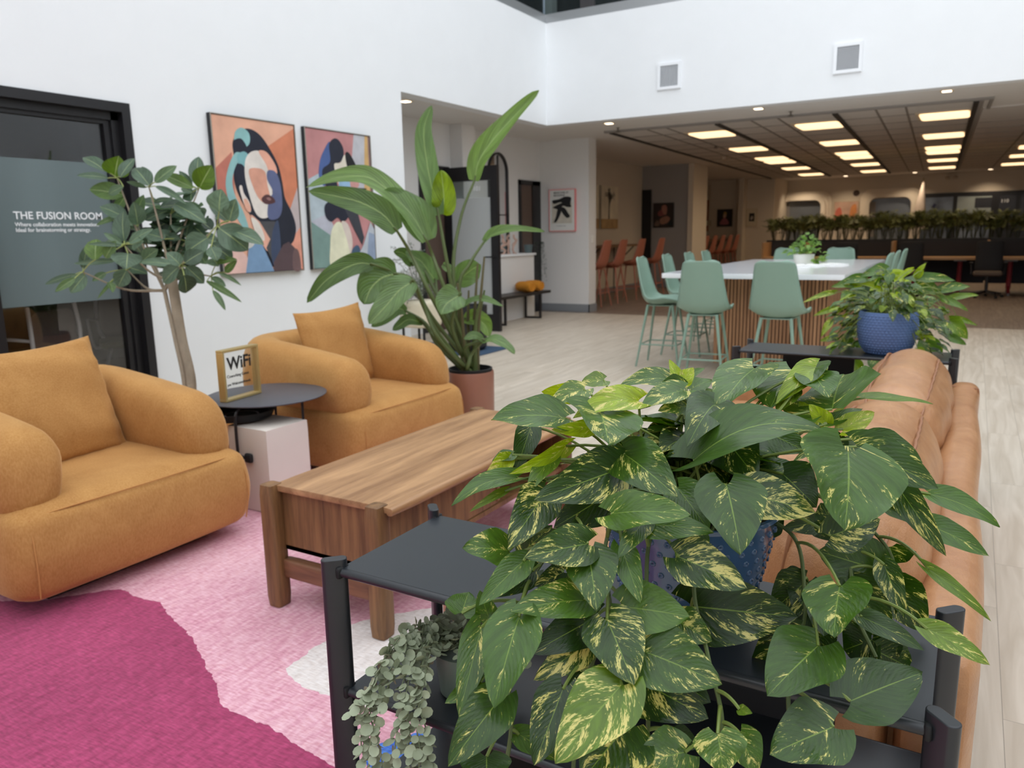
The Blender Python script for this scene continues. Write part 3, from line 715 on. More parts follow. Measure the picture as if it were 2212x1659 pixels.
def shell(n=14, k=20):
    "one-piece bucket seat, facing +x, origin on the floor below"
    prof = spline([(.225, 0, .655), (.20, 0, .672), (.10, 0, .668), (-.04, 0, .650), (-.13, 0, .664), (-.185, 0, .72), (-.215, 0, .82), (-.24, 0, .95), (-.262, 0, 1.09), (-.268, 0, 1.135)], 5)
    m = MB(); K = len(prof); N = n
    for i, p in enumerate(prof):
        t = i/(K-1)
        hw = [.185, .215, .235, .243, .243, .235, .222, .205, .185, .168, .148][0:]  # half widths along the shell
        q = t*(len(hw)-1); a = int(q); a = min(a, len(hw)-2); h = hw[a]+(hw[a+1]-hw[a])*(q-a)
        if t > .93: h *= math.sqrt(max(0, 1-((t-.93)/.07)**2*.55))
        if t < .06: h *= .86+.14*t/.06
        tn = (prof[min(i+1, K-1)]-prof[max(i-1, 0)]).normalized(); nr = Vector((-tn.z, 0, tn.x))*-1
        if nr.z < 0 and t < .5: nr = -nr
        if t >= .5 and nr.x < 0: nr = -nr
        for j in range(N+1):
            s_ = -1+2*j/N; cup = .075*(abs(s_)**2.4)*(1-.75*max(0, (t-.5)/.5))*(min(1, t/.25))
            m.v.append(tuple(Vector((p.x, s_*h, p.z))+nr*cup))
    m.f = [(i*(N+1)+j, i*(N+1)+j+1, (i+1)*(N+1)+j+1, (i+1)*(N+1)+j) for i in range(K-1) for j in range(N)]; m.mi = [0]*len(m.f)
    return m
def make_stool(name, label, cat, MS, group):
    t = thing(name, label, cat, group=group)
    o = shell().build('seat_shell', MS, t, auto=False); md = o.modifiers.new('thickness', 'SOLIDIFY'); md.thickness = .012; md.offset = -1
    legs = []
    for sx in (-1, 1):
        for sy in (-1, 1):
            a = Vector((sx*.13+.0, sy*.125, .648)); b = Vector((sx*.225, sy*.215, 0)); legs.append((a, b))
            MB().tube([a, b], [.0155, .0095], 10).build('leg', MS, t)
    fz = .235
    pt = [b+(a-b)*(fz/.648) for a, b in legs]
    for i, j in ((0, 1), (2, 3), (0, 2), (1, 3)): MB().tube([pt[i], pt[j]], .0075, 8).build('footrest', MS, t)
    MB().box(-.14, .14, -.13, .13, .636, .645).build('seat_plate', MS, t, smooth=False)
    return t
MINT = mat('mint_green_plastic', (132, 160, 144), .45)
st0 = make_stool('bar_stool', 'mint green bar stool at the near table end, left of the two facing away', 'stool', MINT, 'mint green bar stools')
st0.location = (-2.105, 7.10, .0); st0.rotation_euler = (0, 0, math.radians(96))
for x, y, a, lb in ((-1.42, 7.02, 88, 'mint green bar stool at the near table end, just left of the blue potted plant'),
    (-2.78, 7.86, 4, 'mint green bar stool at the table left side nearest the camera, outermost on the left'),
    (-2.80, 8.70, 2, 'mint green bar stool second from the camera along the table left side'),
    (-2.80, 9.50, 0, 'mint green bar stool third from the camera along the table left side'),
    (-2.80, 10.20, 0, 'mint green bar stool farthest along the table left side'),
    (-2.26, 11.22, -92, 'mint green bar stool at the far table end partly behind the white table plant'),
    (-1.55, 11.20, -88, 'mint green bar stool at the far table end right of the table plant'),
    (-.98, 8.9, 178, 'mint green bar stool on the table right side nearest the camera, behind the blue pot'),
    (-.98, 9.7, 181, 'mint green bar stool on the table right side, middle of the three overlapping backs'),
    (-.96, 10.45, 180, 'mint green bar stool on the table right side, farthest of the three overlapping backs')):
    dup(st0, (x, y, 0), math.radians(a), lb)

# ================================================================ TERRACOTTA STOOLS AND COUNTERS
TER = mat('terracotta_plastic', (176, 108, 86), .5)
ts0 = make_stool('bar_stool', 'terracotta bar stool nearest the camera at the first wall counter', 'stool', TER, 'terracotta bar stools')
ts0.location = (-6.25, 13.75, .001); ts0.rotation_euler = (0, 0, PI); ts0.scale = (1.1, 1.1, 1.1)
for y, lb in ((14.55, 'terracotta bar stool second from the camera at the first wall counter'), (15.55, 'terracotta bar stool third from the camera at the first wall counter'), (16.75, 'terracotta bar stool farthest right at the first wall counter, beside the black door')):
    dup(ts0, (-6.25, y, .001), PI, lb)
ON = ['leftmost', 'second from left', 'middle', 'fourth from left', 'rightmost']
for k in range(5): dup(ts0, (-6.72, 21.75+.82*k, .001), PI, 'terracotta bar stool in the far niche under the portrait, %s of five' % ON[k])
CW = wood('counter_oak', (140, 106, 76), (104, 76, 54), 1, 4)
for (x0, x1, y0, y1), lb in (((XN, -6.75, 13.0, 17.6), 'wood wall counter behind the nearest terracotta stools'), ((-7.62, -7.0, 21.3, 25.95), 'wood counter in the far niche with a small potted plant on it')):
    t = thing('wall_counter', lb, 'counter', ((x0+x1)/2, y0, 0), group='wood wall counters')
    hw = (x1-x0)/2
    MB().box(-hw+.002, hw, 0, y1-y0, 1.075, 1.12).build('counter_top', CW, t, smooth=False)
    for k in range(3):
        yy = .4+k*(y1-y0-.8)/2
        MB().tube([(-hw+.01, yy, .60), (hw-.08, yy, 1.075)], .014).tube([(-hw+.01, yy, 0), (-hw+.01, yy, 1.075)], .012).build('bracket', BLK, t)

# ================================================================ PICTURES
def picture(name, label, fn, org, w, h, m_canvas, m_frame, depth=.04, border=.012, group=None, cat='picture'):
    "fn(u,v,d) -> world: u across, v up, d out of the wall"
    t = thing(name, label, cat, fn(0, 0, 0), group=group); o0 = Vector(fn(0, 0, 0))
    def B(u0, u1, v0, v1, d0, d1):
        m = MB(); m.box(u0, u1, v0, v1, d0, d1); m.v = [tuple(Vector(fn(*q))-o0) for q in m.v]; return m
    c = B(border, w-border, border, h-border, .002, depth-.004); c.build('canvas', m_canvas, t, smooth=False)
    f = MB()
    for q in (B(0, border, 0, h, .001, depth), B(w-border, w, 0, h, .001, depth), B(border, w-border, 0, border, .001, depth), B(border, w-border, h-border, h, .001, depth)): f.add(q.v, q.f)
    f.build('frame', m_frame, t, smooth=False)
    return t, o0
def paint(t, o0, fn, shapes, d0, name='painted_shape'):
    "thin layers of paint: (colour, smooth?, polygon in u,v)"
    for i, (col, sm_, poly) in enumerate(shapes):
        pts = [Vector((a, b, 0)) for a, b in poly]
        if sm_:
            pts = pts+pts[:1]; e = spline([pts[-2]]+pts+[pts[1]], 6); e = e[6:-7]; pts = e
        m = MB(); d = d0+.0004*(i+1)
        m.v = [tuple(Vector(fn(p.x, p.y, d))-o0) for p in pts]; m.f = [tuple(range(len(pts)))]; m.mi = [0]
        key = 'paint_%d_%d_%d' % tuple(col)
        o = m.build(name, mat(key, col, .75, noise=(9, .10)), t, smooth=False)
def fl(y0, z0, x=XL):  # picture on a wall facing +x
    return lambda u, v, d: (x+d, y0+u, z0+v)
def ff(x0, z0, y):     # picture on a wall facing -y
    return lambda u, v, d: (x0+u, y-d, z0+v)
BKF = mat('black_canvas_edge', (24, 24, 28), .5); SLV = mat('silver_picture_lip', (176, 170, 158), .4, .4)
# the two big portraits: shapes given in the unit square, v up
def portrait(label, y0, z0, w, h, basecol, shapes):
    fn = fl(y0, z0); t, o0 = picture('framed_painting', label, fn, None, w, h, mat('canvas_%d_%d_%d' % basecol, basecol, .8, noise=(4, .12)), BKF, .045, .012, 'abstract portrait paintings')
    bd = .012
    paint(t, o0, fn, [(c, s_, [(bd+a*(w-2*bd), bd+(1-b)*(h-2*bd)) for a, b in p]) for c, s_, p in shapes], .041)
    lp = MB()
    for (a, b, c_, d_) in ((0, w, 0, .006), (0, w, h-.006, h), (0, .006, .006, h-.006), (w-.006, w, .006, h-.006)):
        q = MB().box(a, b, c_, d_, .045, .050); lp.add([tuple(Vector(fn(*v))-o0) for v in q.v], q.f)
    lp.build('metal_lip', SLV, t, smooth=False)
S1 = [
 ((206, 128, 96), 0, [(.62, .17), (1, .02), (1, .48), (.88, .62), (.72, .45)]),
 ((190, 116, 100), 0, [(0, .33), (.2, .22), (.2, .5), (0, .58)]),
 ((156, 96, 92), 0, [(0, .5), (.18, .52), (.2, .62), (0, .60)]),
 ((190, 176, 176), 0, [(.86, .60), (1, .42), (1, .74), (.9, .82), (.78, .75)]),
 ((226, 156, 134), 0, [(.84, .80), (1, .70), (1, 1), (.86, 1)]),
 ((30, 34, 48), 1, [(.22, .16), (.30, .09), (.42, .06), (.55, .09), (.66, .17), (.76, .28), (.80, .40), (.82, .50), (.90, .60), (.94, .70), (.90, .79), (.82, .84), (.72, .92), (.60, .97), (.50, .92), (.44, .80), (.46, .70), (.36, .62), (.26, .52), (.20, .40), (.22, .26)]),
 ((140, 184, 184), 1, [(.25, .22), (.16, .30), (.10, .42), (.12, .54), (.18, .62), (.26, .70), (.33, .72), (.28, .60), (.20, .50), (.18, .40), (.24, .30), (.34, .24)]),
 ((140, 186, 186), 1, [(.24, .16), (.26, .09), (.34, .06), (.42, .09), (.42, .15), (.36, .18), (.30, .14)]),
 ((30, 34, 48), 1, [(.23, .15), (.32, .13), (.38, .18), (.34, .22), (.24, .20)]),
 ((122, 172, 176), 1, [(.26, .24), (.34, .21), (.40, .24), (.38, .31), (.32, .34), (.27, .30)]),
 ((30, 34, 50), 1, [(.22, .33), (.28, .29), (.34, .32), (.34, .42), (.30, .50), (.24, .44)]),
 ((224, 216, 208), 1, [(.36, .25), (.46, .20), (.58, .21), (.66, .30), (.66, .42), (.64, .54), (.60, .62), (.50, .64), (.42, .60), (.36, .48), (.33, .36)]),
 ((228, 168, 146), 1, [(.52, .20), (.62, .20), (.72, .28), (.73, .34), (.64, .34), (.60, .28)]),
 ((214, 156, 134), 1, [(.38, .33), (.48, .31), (.58, .33), (.60, .42), (.62, .50), (.56, .54), (.48, .51), (.42, .44)]),
 ((92, 100, 136), 1, [(.62, .32), (.72, .33), (.77, .42), (.77, .56), (.72, .63), (.62, .65), (.57, .62), (.60, .52), (.66, .46), (.60, .38)]),
 ((84, 52, 54), 1, [(.51, .51), (.58, .48), (.66, .50), (.68, .53), (.60, .545), (.54, .54)]),
 ((150, 110, 108), 1, [(.57, .505), (.61, .50), (.63, .515), (.60, .52)]),
 ((226, 214, 206), 1, [(.25, .45), (.28, .43), (.30, .48), (.36, .54), (.36, .60), (.30, .57)]),
 ((224, 172, 150), 1, [(.29, .52), (.33, .52), (.37, .58), (.34, .60), (.30, .57)]),
 ((222, 168, 148), 1, [(.36, .62), (.46, .66), (.56, .68), (.58, .78), (.54, .86), (.48, .82), (.40, .74)]),
 ((224, 216, 206), 1, [(.36, .64), (.44, .66), (.50, .74), (.50, .79), (.42, .76)]),
 ((74, 74, 78), 0, [(.46, .66), (.66, .66), (.66, .86), (.58, .92), (.52, .84), (.58, .78)]),
 ((60, 72, 98), 1, [(.62, .72), (.70, .66), (.70, .90), (.60, .96), (.58, .86)]),
 ((86, 68, 72), 0, [(.60, .94), (.74, .82), (.82, .80), (.92, .86), (.97, 1), (.60, 1)]),
 ((112, 88, 88), 1, [(.86, .90), (.90, .85), (.95, .88), (.96, 1), (.86, 1)]),
 ((120, 152, 186), 0, [(.36, .72), (.46, .80), (.60, 1), (.24, 1), (.30, .84)]),
 ((204, 202, 196), 1, [(.22, .74), (.34, .72), (.38, .80), (.30, .84), (.2, .82)]),
 ((222, 184, 174), 0, [(0, .80), (.14, .80), (.28, .90), (.24, 1), (0, 1)]),
]
portrait('large framed abstract portrait in peach and navy, left of the two paintings', 4.645, 1.085, .965, 1.375, (226, 172, 146), S1)
S2 = [
 ((186, 186, 192), 0, [(.74, 0), (.92, 0), (.86, .5), (.62, .45)]),
 ((206, 168, 112), 0, [(.92, 0), (.98, 0), (.98, .7), (.86, .5)]),
 ((140, 112, 108), 0, [(.97, 0), (1, 0), (1, .8), (.97, .7)]),
 ((176, 190, 198), 0, [(0, .36), (.2, .30), (.3, .62), (.26, .74), (0, .66)]),
 ((182, 184, 196), 0, [(0, .66), (.26, .60), (.36, .72), (.30, .84)]),
 ((120, 148, 142), 0, [(0, .66), (.28, .76), (.26, 1), (0, 1)]),
 ((74, 96, 148), 1, [(.24, .16), (.36, .08), (.34, .30), (.24, .40), (.16, .34), (.18, .24)]),
 ((34, 38, 52), 1, [(.34, .10), (.42, .05), (.50, .06), (.56, .12), (.54, .20), (.44, .24), (.42, .34), (.44, .44), (.32, .44), (.22, .36), (.22, .28), (.34, .22)]),
 ((224, 216, 200), 1, [(.40, .24), (.50, .22), (.58, .16), (.66, .26), (.62, .32), (.52, .30), (.48, .40), (.44, .36)]),
 ((24, 24, 28), 1, [(.58, .16), (.64, .14), (.74, .22), (.78, .30), (.72, .34), (.62, .28)]),
 ((150, 184, 216), 1, [(.46, .36), (.54, .32), (.64, .35), (.64, .42), (.48, .42)]),
 ((196, 146, 140), 1, [(.64, .33), (.74, .31), (.78, .38), (.66, .42)]),
 ((30, 34, 50), 1, [(.22, .54), (.36, .50), (.60, .54), (.58, .62), (.48, .66), (.40, .63), (.30, .66), (.22, .62)]),
 ((60, 62, 70), 0, [(.52, .56), (.72, .56), (.82, .78), (.78, .84), (.66, .72)]),
 ((226, 224, 196), 1, [(.30, .72), (.40, .66), (.50, .70), (.56, .84), (.54, 1.0), (.26, 1.0), (.26, .84)]),
 ((214, 200, 190), 1, [(.46, .66), (.56, .68), (.62, .80), (.58, .90), (.52, .78)]),
 ((70, 92, 116), 1, [(.60, .88), (.70, .84), (.74, .90), (.64, 1), (.58, .98)]),
 ((190, 196, 204), 0, [(.94, .66), (1, .72), (1, 1), (.60, 1), (.80, .84)]),
 ((150, 164, 188), 0, [(.90, .74), (1, .76), (1, 1), (.84, 1)]),
 ((30, 30, 36), 0, [(.76, .40), (.9, .40), (.86, .52), (.78, .52)]),
]
portrait('large framed abstract portrait in dusty pink, right of the two paintings behind the tall plant', 5.735, 1.085, .965, 1.375, (190, 134, 134), S2)

# poster with coral frame
fn = ff(-6.62, 1.43, 12.64); COR = mat('coral_acrylic_frame', (232, 130, 130), .4)
t, o0 = picture('framed_poster', 'poster with black abstract shape in a coral frame beside the pillar', fn, None, .52, .73, mat('poster_paper', (226, 226, 222), .7), COR, .05, .012)
paint(t, o0, fn, [((206, 200, 186), 0, [(.06, .14), (.46, .14), (.46, .50), (.06, .50)]),
  ((24, 24, 26), 1, [(.07, .54), (.20, .56), (.32, .60), (.44, .58), (.43, .48), (.44, .42), (.36, .42), (.28, .44), (.22, .38), (.12, .40), (.08, .42), (.16, .46), (.26, .50), (.20, .50), (.10, .48)]),
  ((24, 24, 26), 1, [(.18, .40), (.25, .42), (.24, .32), (.16, .18), (.10, .16), (.14, .26)]),
  ((24, 24, 26), 1, [(.26, .42), (.32, .40), (.38, .32), (.42, .26), (.36, .23), (.28, .30), (.25, .36)])], .048)
text('lettering', 'MARKTINE AT\nMODERNE', .046, TXK, Matrix.Translation(Vector((.10, -.0495, .655))) @ My(0, 0, 0), t, .0002)
text('lettering', 'GALERIE 1952', .03, mat('grey_letters', (150, 150, 150), .6), Matrix.Translation(Vector((.15, -.0495, .085))) @ My(0, 0, 0), t)
sw = tag(MB().box(0, .012, -.04, .04, -.065, .065).build('light_switch', mat('white_plastic', (238, 236, 232), .4), bevel=.003, loc=(-5.86, 12.80, 1.29)), 'white light switch plate on the pillar end', 'switch')
# tree diptych in the first niche (on the niche wall)
TRE = mat('dark_branch_paint', (66, 58, 52), .8); CRC = mat('cream_canvas', (224, 214, 190), .8, noise=(2.5, .14))
for i, (y0, lb) in enumerate(((15.3, 'left canvas of the bare tree diptych in the first niche'), (16.35, 'right canvas of the bare tree diptych in the first niche'))):
    t = thing('canvas_painting', lb, 'picture', (XN, y0, 1.48), group='bare tree diptych')
    MB().box(.002, .04, 0, 1.0, 0, .95).build('canvas', CRC, t, smooth=False)
    b = MB(); rnd = random.Random(i+4)
    def br(p, a, l, w_, dpt):
        q = (p[0]+math.sin(a)*l, p[1]+math.cos(a)*l)
        if not (.03 < q[0] < .97 and .03 < q[1] < .92): return
        b.tube([(.042, p[0], p[1]), (.042, q[0], q[1])], [w_, w_*.65], 4, cap=False)
        if dpt: [br(q, a+rnd.uniform(-.75, .75), l*rnd.uniform(.6, .85), w_*.62, dpt-1) for _ in range(3)]
    br(((.45 if i else .25), .22), .05, .20, .022, 5); b.box(.0405, .043, (.0 if i else .97), (.03 if i else 1.0), 0, .95); b.build('tree_motif', TRE, t, smooth=False)
    MB().box(.0405, .042, .0, 1.0, 0, .22).build('ground_motif', mat('ochre_ground_paint', (184, 152, 108), .8, noise=(6, .2)), t, smooth=False)
# dark pictures
DKP = mat('dark_painting', (40, 28, 28), .5)
fn = ff(-7.02, 1.49, 19.0); t, o0 = picture('framed_painting', 'dark still life painting on the grey wall between the niches', fn, None, .53, .60, DKP, BLK, .04, .015, 'dark paintings in the lounge')
paint(t, o0, fn, [((128, 70, 68), 1, [(.12, .36), (.22, .44), (.30, .40), (.28, .30), (.16, .28)]), ((160, 110, 96), 1, [(.22, .50), (.30, .55), (.36, .48), (.34, .32), (.26, .34)]), ((150, 108, 90), 1, [(.18, .20), (.34, .28), (.44, .22), (.38, .12), (.22, .08)]), ((110, 90, 78), 1, [(.04, .06), (.10, .18), (.18, .12), (.14, .04)]), ((20, 30, 34), 1, [(.38, .06), (.46, .2), (.5, .1), (.48, .04)])], .037)
fn = ff(-7.40, 1.51, 26.0); t, o0 = picture('framed_painting', 'dark portrait painting with a pink dress in the far niche', fn, None, .50, .56, DKP, BLK, .04, .015, 'dark paintings in the lounge')
paint(t, o0, fn, [((176, 110, 116), 1, [(.10, .08), (.16, .22), (.25, .28), (.34, .22), (.38, .08)]), ((206, 166, 140), 1, [(.20, .30), (.25, .28), (.30, .32), (.29, .40), (.22, .40)]), ((196, 160, 96), 1, [(.20, .38), (.25, .48), (.31, .44), (.30, .38), (.25, .42)])], .037)
fn = ff(-6.46, 1.50, 26.0); t, o0 = picture('framed_print', 'small black and white print in a wide white mount, right of the far niche', fn, None, .36, .56, mat('white_mount', (206, 194, 170), .7), mat('cream_frame', (196, 180, 150), .6), .03, .02)
paint(t, o0, fn, [((28, 28, 28), 0, [(.1, .16), (.27, .16), (.27, .42), (.1, .42)]), ((170, 160, 150), 1, [(.14, .26), (.20, .34), (.23, .26), (.17, .20)])], .027)
fn = lambda u, v, d: (-6.0+d, 19.2+u, 1.35+v)
fn = ff(-8.12, 1.35, 26.0); t, o0 = picture('framed_poster', 'tall reddish poster on the far niche wall beside the pillar', fn, None, .45, 1.05, mat('red_brown_poster', (150, 86, 66), .7, noise=(4, .3)), mat('cream_frame', (196, 180, 150), .6), .03, .02)
pw = MB().tube([(-7.78, 25.98, .6), (-7.78, 25.98, 2.85)], .014, 6).tube([(-7.68, 25.98, .6), (-7.68, 25.98, 2.85)], .014, 6).box(-7.85, -7.6, 25.93, 25.99, 1.55, 1.72)
tag(pw.build('wall_conduit', mat('painted_conduit', (190, 176, 150), .6)), 'pair of painted vertical conduits with a junction box in the far niche', 'pipe')
pp = thing('potted_plant', 'small dark plant in a yellow pot on the far niche counter', 'plant', (-7.15, 23.5, 1.121))
MB().lathe([(.09, 0), (.12, .18), (.10, .18), (0, .16)], n=20).build('pot', mat('yellow_pot', (188, 168, 96), .5), pp)
g = MB(); rnd = random.Random(3)
for k in range(26):
    a = rnd.uniform(0, 2*PI); q = rnd.uniform(.05, .2); h = rnd.uniform(.06, .16)
    g.add([(0, 0, .17), (q*.5*math.cos(a+.3), q*.5*math.sin(a+.3), .17+h), (q*math.cos(a), q*math.sin(a), .17+h*.8), (q*.5*math.cos(a-.3), q*.5*math.sin(a-.3), .17+h)], [(0, 1, 2, 3)])
g.build('foliage', mat('dark_leaf', (40, 58, 32), .5), pp, smooth=False)

# ================================================================ FAR WALL
def rrect(cx, cz, hw, hh, r, n=7):
    out = []
    for (sx, sz, a0) in ((1, 1, 0), (-1, 1, PI/2), (-1, -1, PI), (1, -1, 3*PI/2)):
        for k in range(n+1):
            a = a0+PI/2*k/n; out.append((cx+sx*(hw-r)+r*math.cos(a), cz+sz*(hh-r)+r*math.sin(a)))
    return out
PF = mat('porthole_surround', (232, 220, 202), .5)
for i, (cx, lb) in enumerate(((-5.08, ''), (-2.42, ''))):
    f = MB()
    for hw, d_ in ((.88, .10), (.80, .18), (.72, .26)):
        a = rrect(cx, 1.62, hw, hw+.1, .3); b = rrect(cx, 1.62, hw-.12, hw-.02, .22); n = len(a)
        f.add([(x, YW-d_, z) for x, z in a]+[(x, YW-d_, z) for x, z in b]+[(x, YW-.001, z) for x, z in a]+[(x, YW-.001, z) for x, z in b],
              [(j, (j+1) % n, n+(j+1) % n, n+j) for j in range(n)]+[(j, 2*n+j, 2*n+(j+1) % n, (j+1) % n) for j in range(n)]+[(n+j, n+(j+1) % n, 3*n+(j+1) % n, 3*n+j) for j in range(n)])
    wn = struct('window_%d' % (3+i), f, PF)
    MB().prism(rrect(cx, 1.62, .58, .68, .18), YW-.03, YW-.01, lambda x, y, z: (x, z, y)).build('pane', mat('dull_blue_grey_pane', (110, 116, 124), .15), wn, smooth=False)
    MB().box(cx-.6, cx-.42, YW-.045, YW-.031, 1.1, 2.2).build('blind', mat('grey_blind', (138, 134, 132), .7), wn, smooth=False)
fn = ff(-4.10, 1.45, YW); t, o0 = picture('canvas_painting', 'coral and orange abstract canvas between the two porthole windows', fn, None, .75, .80, mat('coral_abstract', (206, 170, 150), .8, noise=(3, .2)), mat('cream_frame', (196, 180, 150), .6), .04, .015)
paint(t, o0, fn, [((206, 110, 90), 1, [(.05, .1), (.25, .3), (.2, .6), (.06, .5)]), ((214, 140, 84), 1, [(.5, .2), (.68, .4), (.66, .7), (.52, .6)]), ((200, 120, 110), 1, [(.3, .1), (.45, .2), (.4, .3), (.28, .25)])], .037)
tag(MB().lathe([(0, -.05), (.08, -.05), (.1, 0), (0, 0)], n=20).xf(Matrix.Translation((-3.45, YW-.003, 2.50)) @ Matrix.Rotation(-PI/2, 4, 'X') @ Matrix.Scale(-1, 4, (0, 0, 1))).build('wall_speaker', mat('brown_speaker', (70, 50, 42), .6)), 'small round brown wall speaker above the coral canvas', 'speaker')
ow = MB(); ow.box(-1.8, 5, YW-.05, YW-.001, 2.28, 2.40)
for x in (-1.8, -.68, .33, .95, 2.2, 3.4): ow.box(x, x+(.11 if x != .33 else .2), YW-.05, YW-.001, 0, 2.28)
wn = struct('window_5', ow, BLK)
PANE = [mat('blue_grey_office_glass', (112, 122, 136), .2, noise=(1.5, .3, (1, 1, 2))), mat('pale_office_glass', (150, 158, 152), .2), mat('dark_office_glass', (40, 38, 40), .25)]
for i, (x0, x1, z0, z1, k) in enumerate(((-1.69, -.68, 0, 1.7, 0), (-1.69, -.68, 1.7, 2.28, 0), (-.57, .33, 1.8, 2.28, 1), (-.57, .33, 0, 1.8, 0), (.53, .95, 0, 2.28, 2), (1.06, 2.2, 0, 2.28, 2), (2.31, 3.4, 0, 2.28, 2))):
    MB().box(x0, x1, YW-.03, YW-.02, z0, z1).build('pane', PANE[k], wn, smooth=False)
MB().box(-.1, .33, YW-.034, YW-.03, 1.92, 2.22).build('screen_reflection', PANE[2], wn, smooth=False)
text('lettering', '110', .14, TXW, My(.56, YW-.052, 2.06), wn, .002)
fg = thing('flag', 'furled white flag with a dark emblem on a pole at the far wall', 'flag', (-1.5, 27.3, 0))
MB().tube([(0, 0, 0), (0, 0, 2.78)], .012).lathe([(0, 2.86), (.02, 2.82), (.012, 2.78)], n=8, cap0=False).build('pole', mat('dull_brass', (150, 130, 90), .4, .6), fg)
f = MB(); rg = []
for i in range(15):
    z = 2.72-i*.1; rg.append([( (.018+.017*i+.010*math.sin(j*2.6+i*.4))*math.cos(2*PI*j/16)-.08*i/15, (.018+.008*i)*math.sin(2*PI*j/16), z) for j in range(16)])
f.add([p for r in rg for p in r], [(i*16+j, i*16+(j+1) % 16, (i+1)*16+(j+1) % 16, (i+1)*16+j) for i in range(14) for j in range(16)])
f.build('cloth', mat('flag_cloth', (222, 206, 192), .8), fg)
MB().box(-.5, -.42, -.17, -.16, 1.9, 2.04).xf(Matrix.Rotation(.4, 4, 'Y')).build('emblem', mat('navy_emblem', (48, 52, 84), .7), fg, smooth=False)
em = thing('emergency_light', 'twin head emergency light near the ceiling right of the flag', 'light', (-.78, 27.9, 2.86))
for s_ in (-1, 1): MB().lathe([(0, -.05), (.05, -.05), (.06, 0), (.04, .02), (0, .03)], s_*.1, 0, 16).build('lamp_head', mat('ivory_plastic', (196, 180, 160), .5), em)
MB().box(-.12, .12, -.02, .04, .03, .1).build('housing', mat('ivory_plastic', (196, 180, 160), .5), em, smooth=False)
tag(MB().lathe([(0, 0), (.06, -.01), (.055, -.08), (0, -.1)], n=18).build('ceiling_camera', mat('ivory_plastic', (196, 180, 160), .5), loc=(-4.9, 17.6, 2.998)), 'small dome camera on the ceiling above the far niche', 'camera')

# ================================================================ WORK DESKS
OKE = mat('pale_oak_edge', (176, 138, 98), .5); DSC = mat('charcoal_desk_screen', (40, 40, 46), .85); REDM = mat('dark_red_metal', (132, 30, 40), .45)
for k, (x0, DW) in enumerate(((-4.2, .90), (-3.265, 1.73), (-1.515, 1.73), (.235, 1.73))):
    dn = ['left end', 'second', 'third', 'right end'][k]
    t = thing('work_desk', 'oak edged work desk with charcoal screen, %s of the row under the palms' % dn, 'desk', (x0, 18.45, 0), group='work desks in a row')
    MB().box(0, DW, 0, .8, .715, .765).build('desktop', OKE, t, smooth=False)
    MB().box(.03, DW, .82, .87, .2, 1.08).build('screen', DSC, t, smooth=False)
    MB().box(-.01, .03, .02, .85, .766, 1.1).build('side_divider', OKE, t, smooth=False)
    for lx in ((.42, 1.28) if DW > 1 else (.45,)):
        g = MB(); g.tube([(lx, .42, .70), (lx, .42, .12)], .045, 8); g.tube([(lx, .42, .16), (lx, .08, .05)], .03, 8).tube([(lx, .42, .16), (lx, .76, .05)], .03, 8)
        g.build('leg', REDM, t)
        MB().box(lx-.11, lx+.11, .1, .74, .68, .714).build('bracket', mat('grey_bracket', (120, 118, 120), .5), t, smooth=False)
        for yy in (.08, .76): MB().lathe([(0, 0), (.03, 0), (.03, .045), (0, .05)], lx, yy, 12).build('foot', mat('grey_bracket', (120, 118, 120), .5), t)
MB_ = MB().box(-4.3, 2.6, 19.33, 19.63, .25, 1.14)
tag(MB_.build('planter_box', mat('black_planter', (26, 25, 28), .6), smooth=False), 'long black planter box along the top of the desk screens', 'planter')
SC2 = mat('charcoal_office_mesh', (28, 28, 32), .8); SCB = mat('taupe_seat_underside', (86, 72, 62), .7)
def office_chair(label):
    t = thing('office_chair', label, 'chair', group='black office chairs at the desks')
    MB().rbox((0, 0, .47), (.50, .48, .09), (.05, .05, .04), 8).build('seat', SCB, t)
    def bend(u, v, w, p):
        p = Vector(p); p.y += .05*u*u; return p
    MB().rbox((0, -.235, .82), (.46, .05, .56), (.05, .02, .05), 12, bend).build('backrest', SC2, t)
    MB().tube([(0, 0, .1), (0, 0, .43)], .03, 10).build('gas_column', BLK, t)
    for s_ in (-1, 1):
        MB().tube([(s_*.27, -.1, .46), (s_*.29, -.05, .66)], .018, 8).build('arm_post', BLK, t); MB().rbox((s_*.29, 0, .675), (.07, .24, .03), .012, 5).build('armrest', SC2, t)
    for k in range(5):
        a = 2*PI*k/5+.3; MB().tube([(0, 0, .12), (.27*math.cos(a), .27*math.sin(a), .075)], [.028, .018], 8).build('base_arm', BLK, t)
        MB().lathe([(0, 0), (.028, .005), (.028, .05), (0, .056)], .29*math.cos(a), .29*math.sin(a), 10).build('caster', BLKM, t)
    return t
oc = office_chair('black office chair right of the blue potted plant, tucked at the third desk'); oc.location = (-.06+.33, 17.95, 0.001)
for x, y, a, lb in ((-1.12, 18.0, .1, 'black office chair between the mint stool backs and the blue potted plant'), (-2.3, 18.0, -.1, 'black office chair at the second desk behind the table plant'), (1.62, 18.0, .1, 'black office chair at the right end of the desk row')):
    dup(oc, (x, y, .001), a, lb)
oc.location = (.26, 17.95, .001)

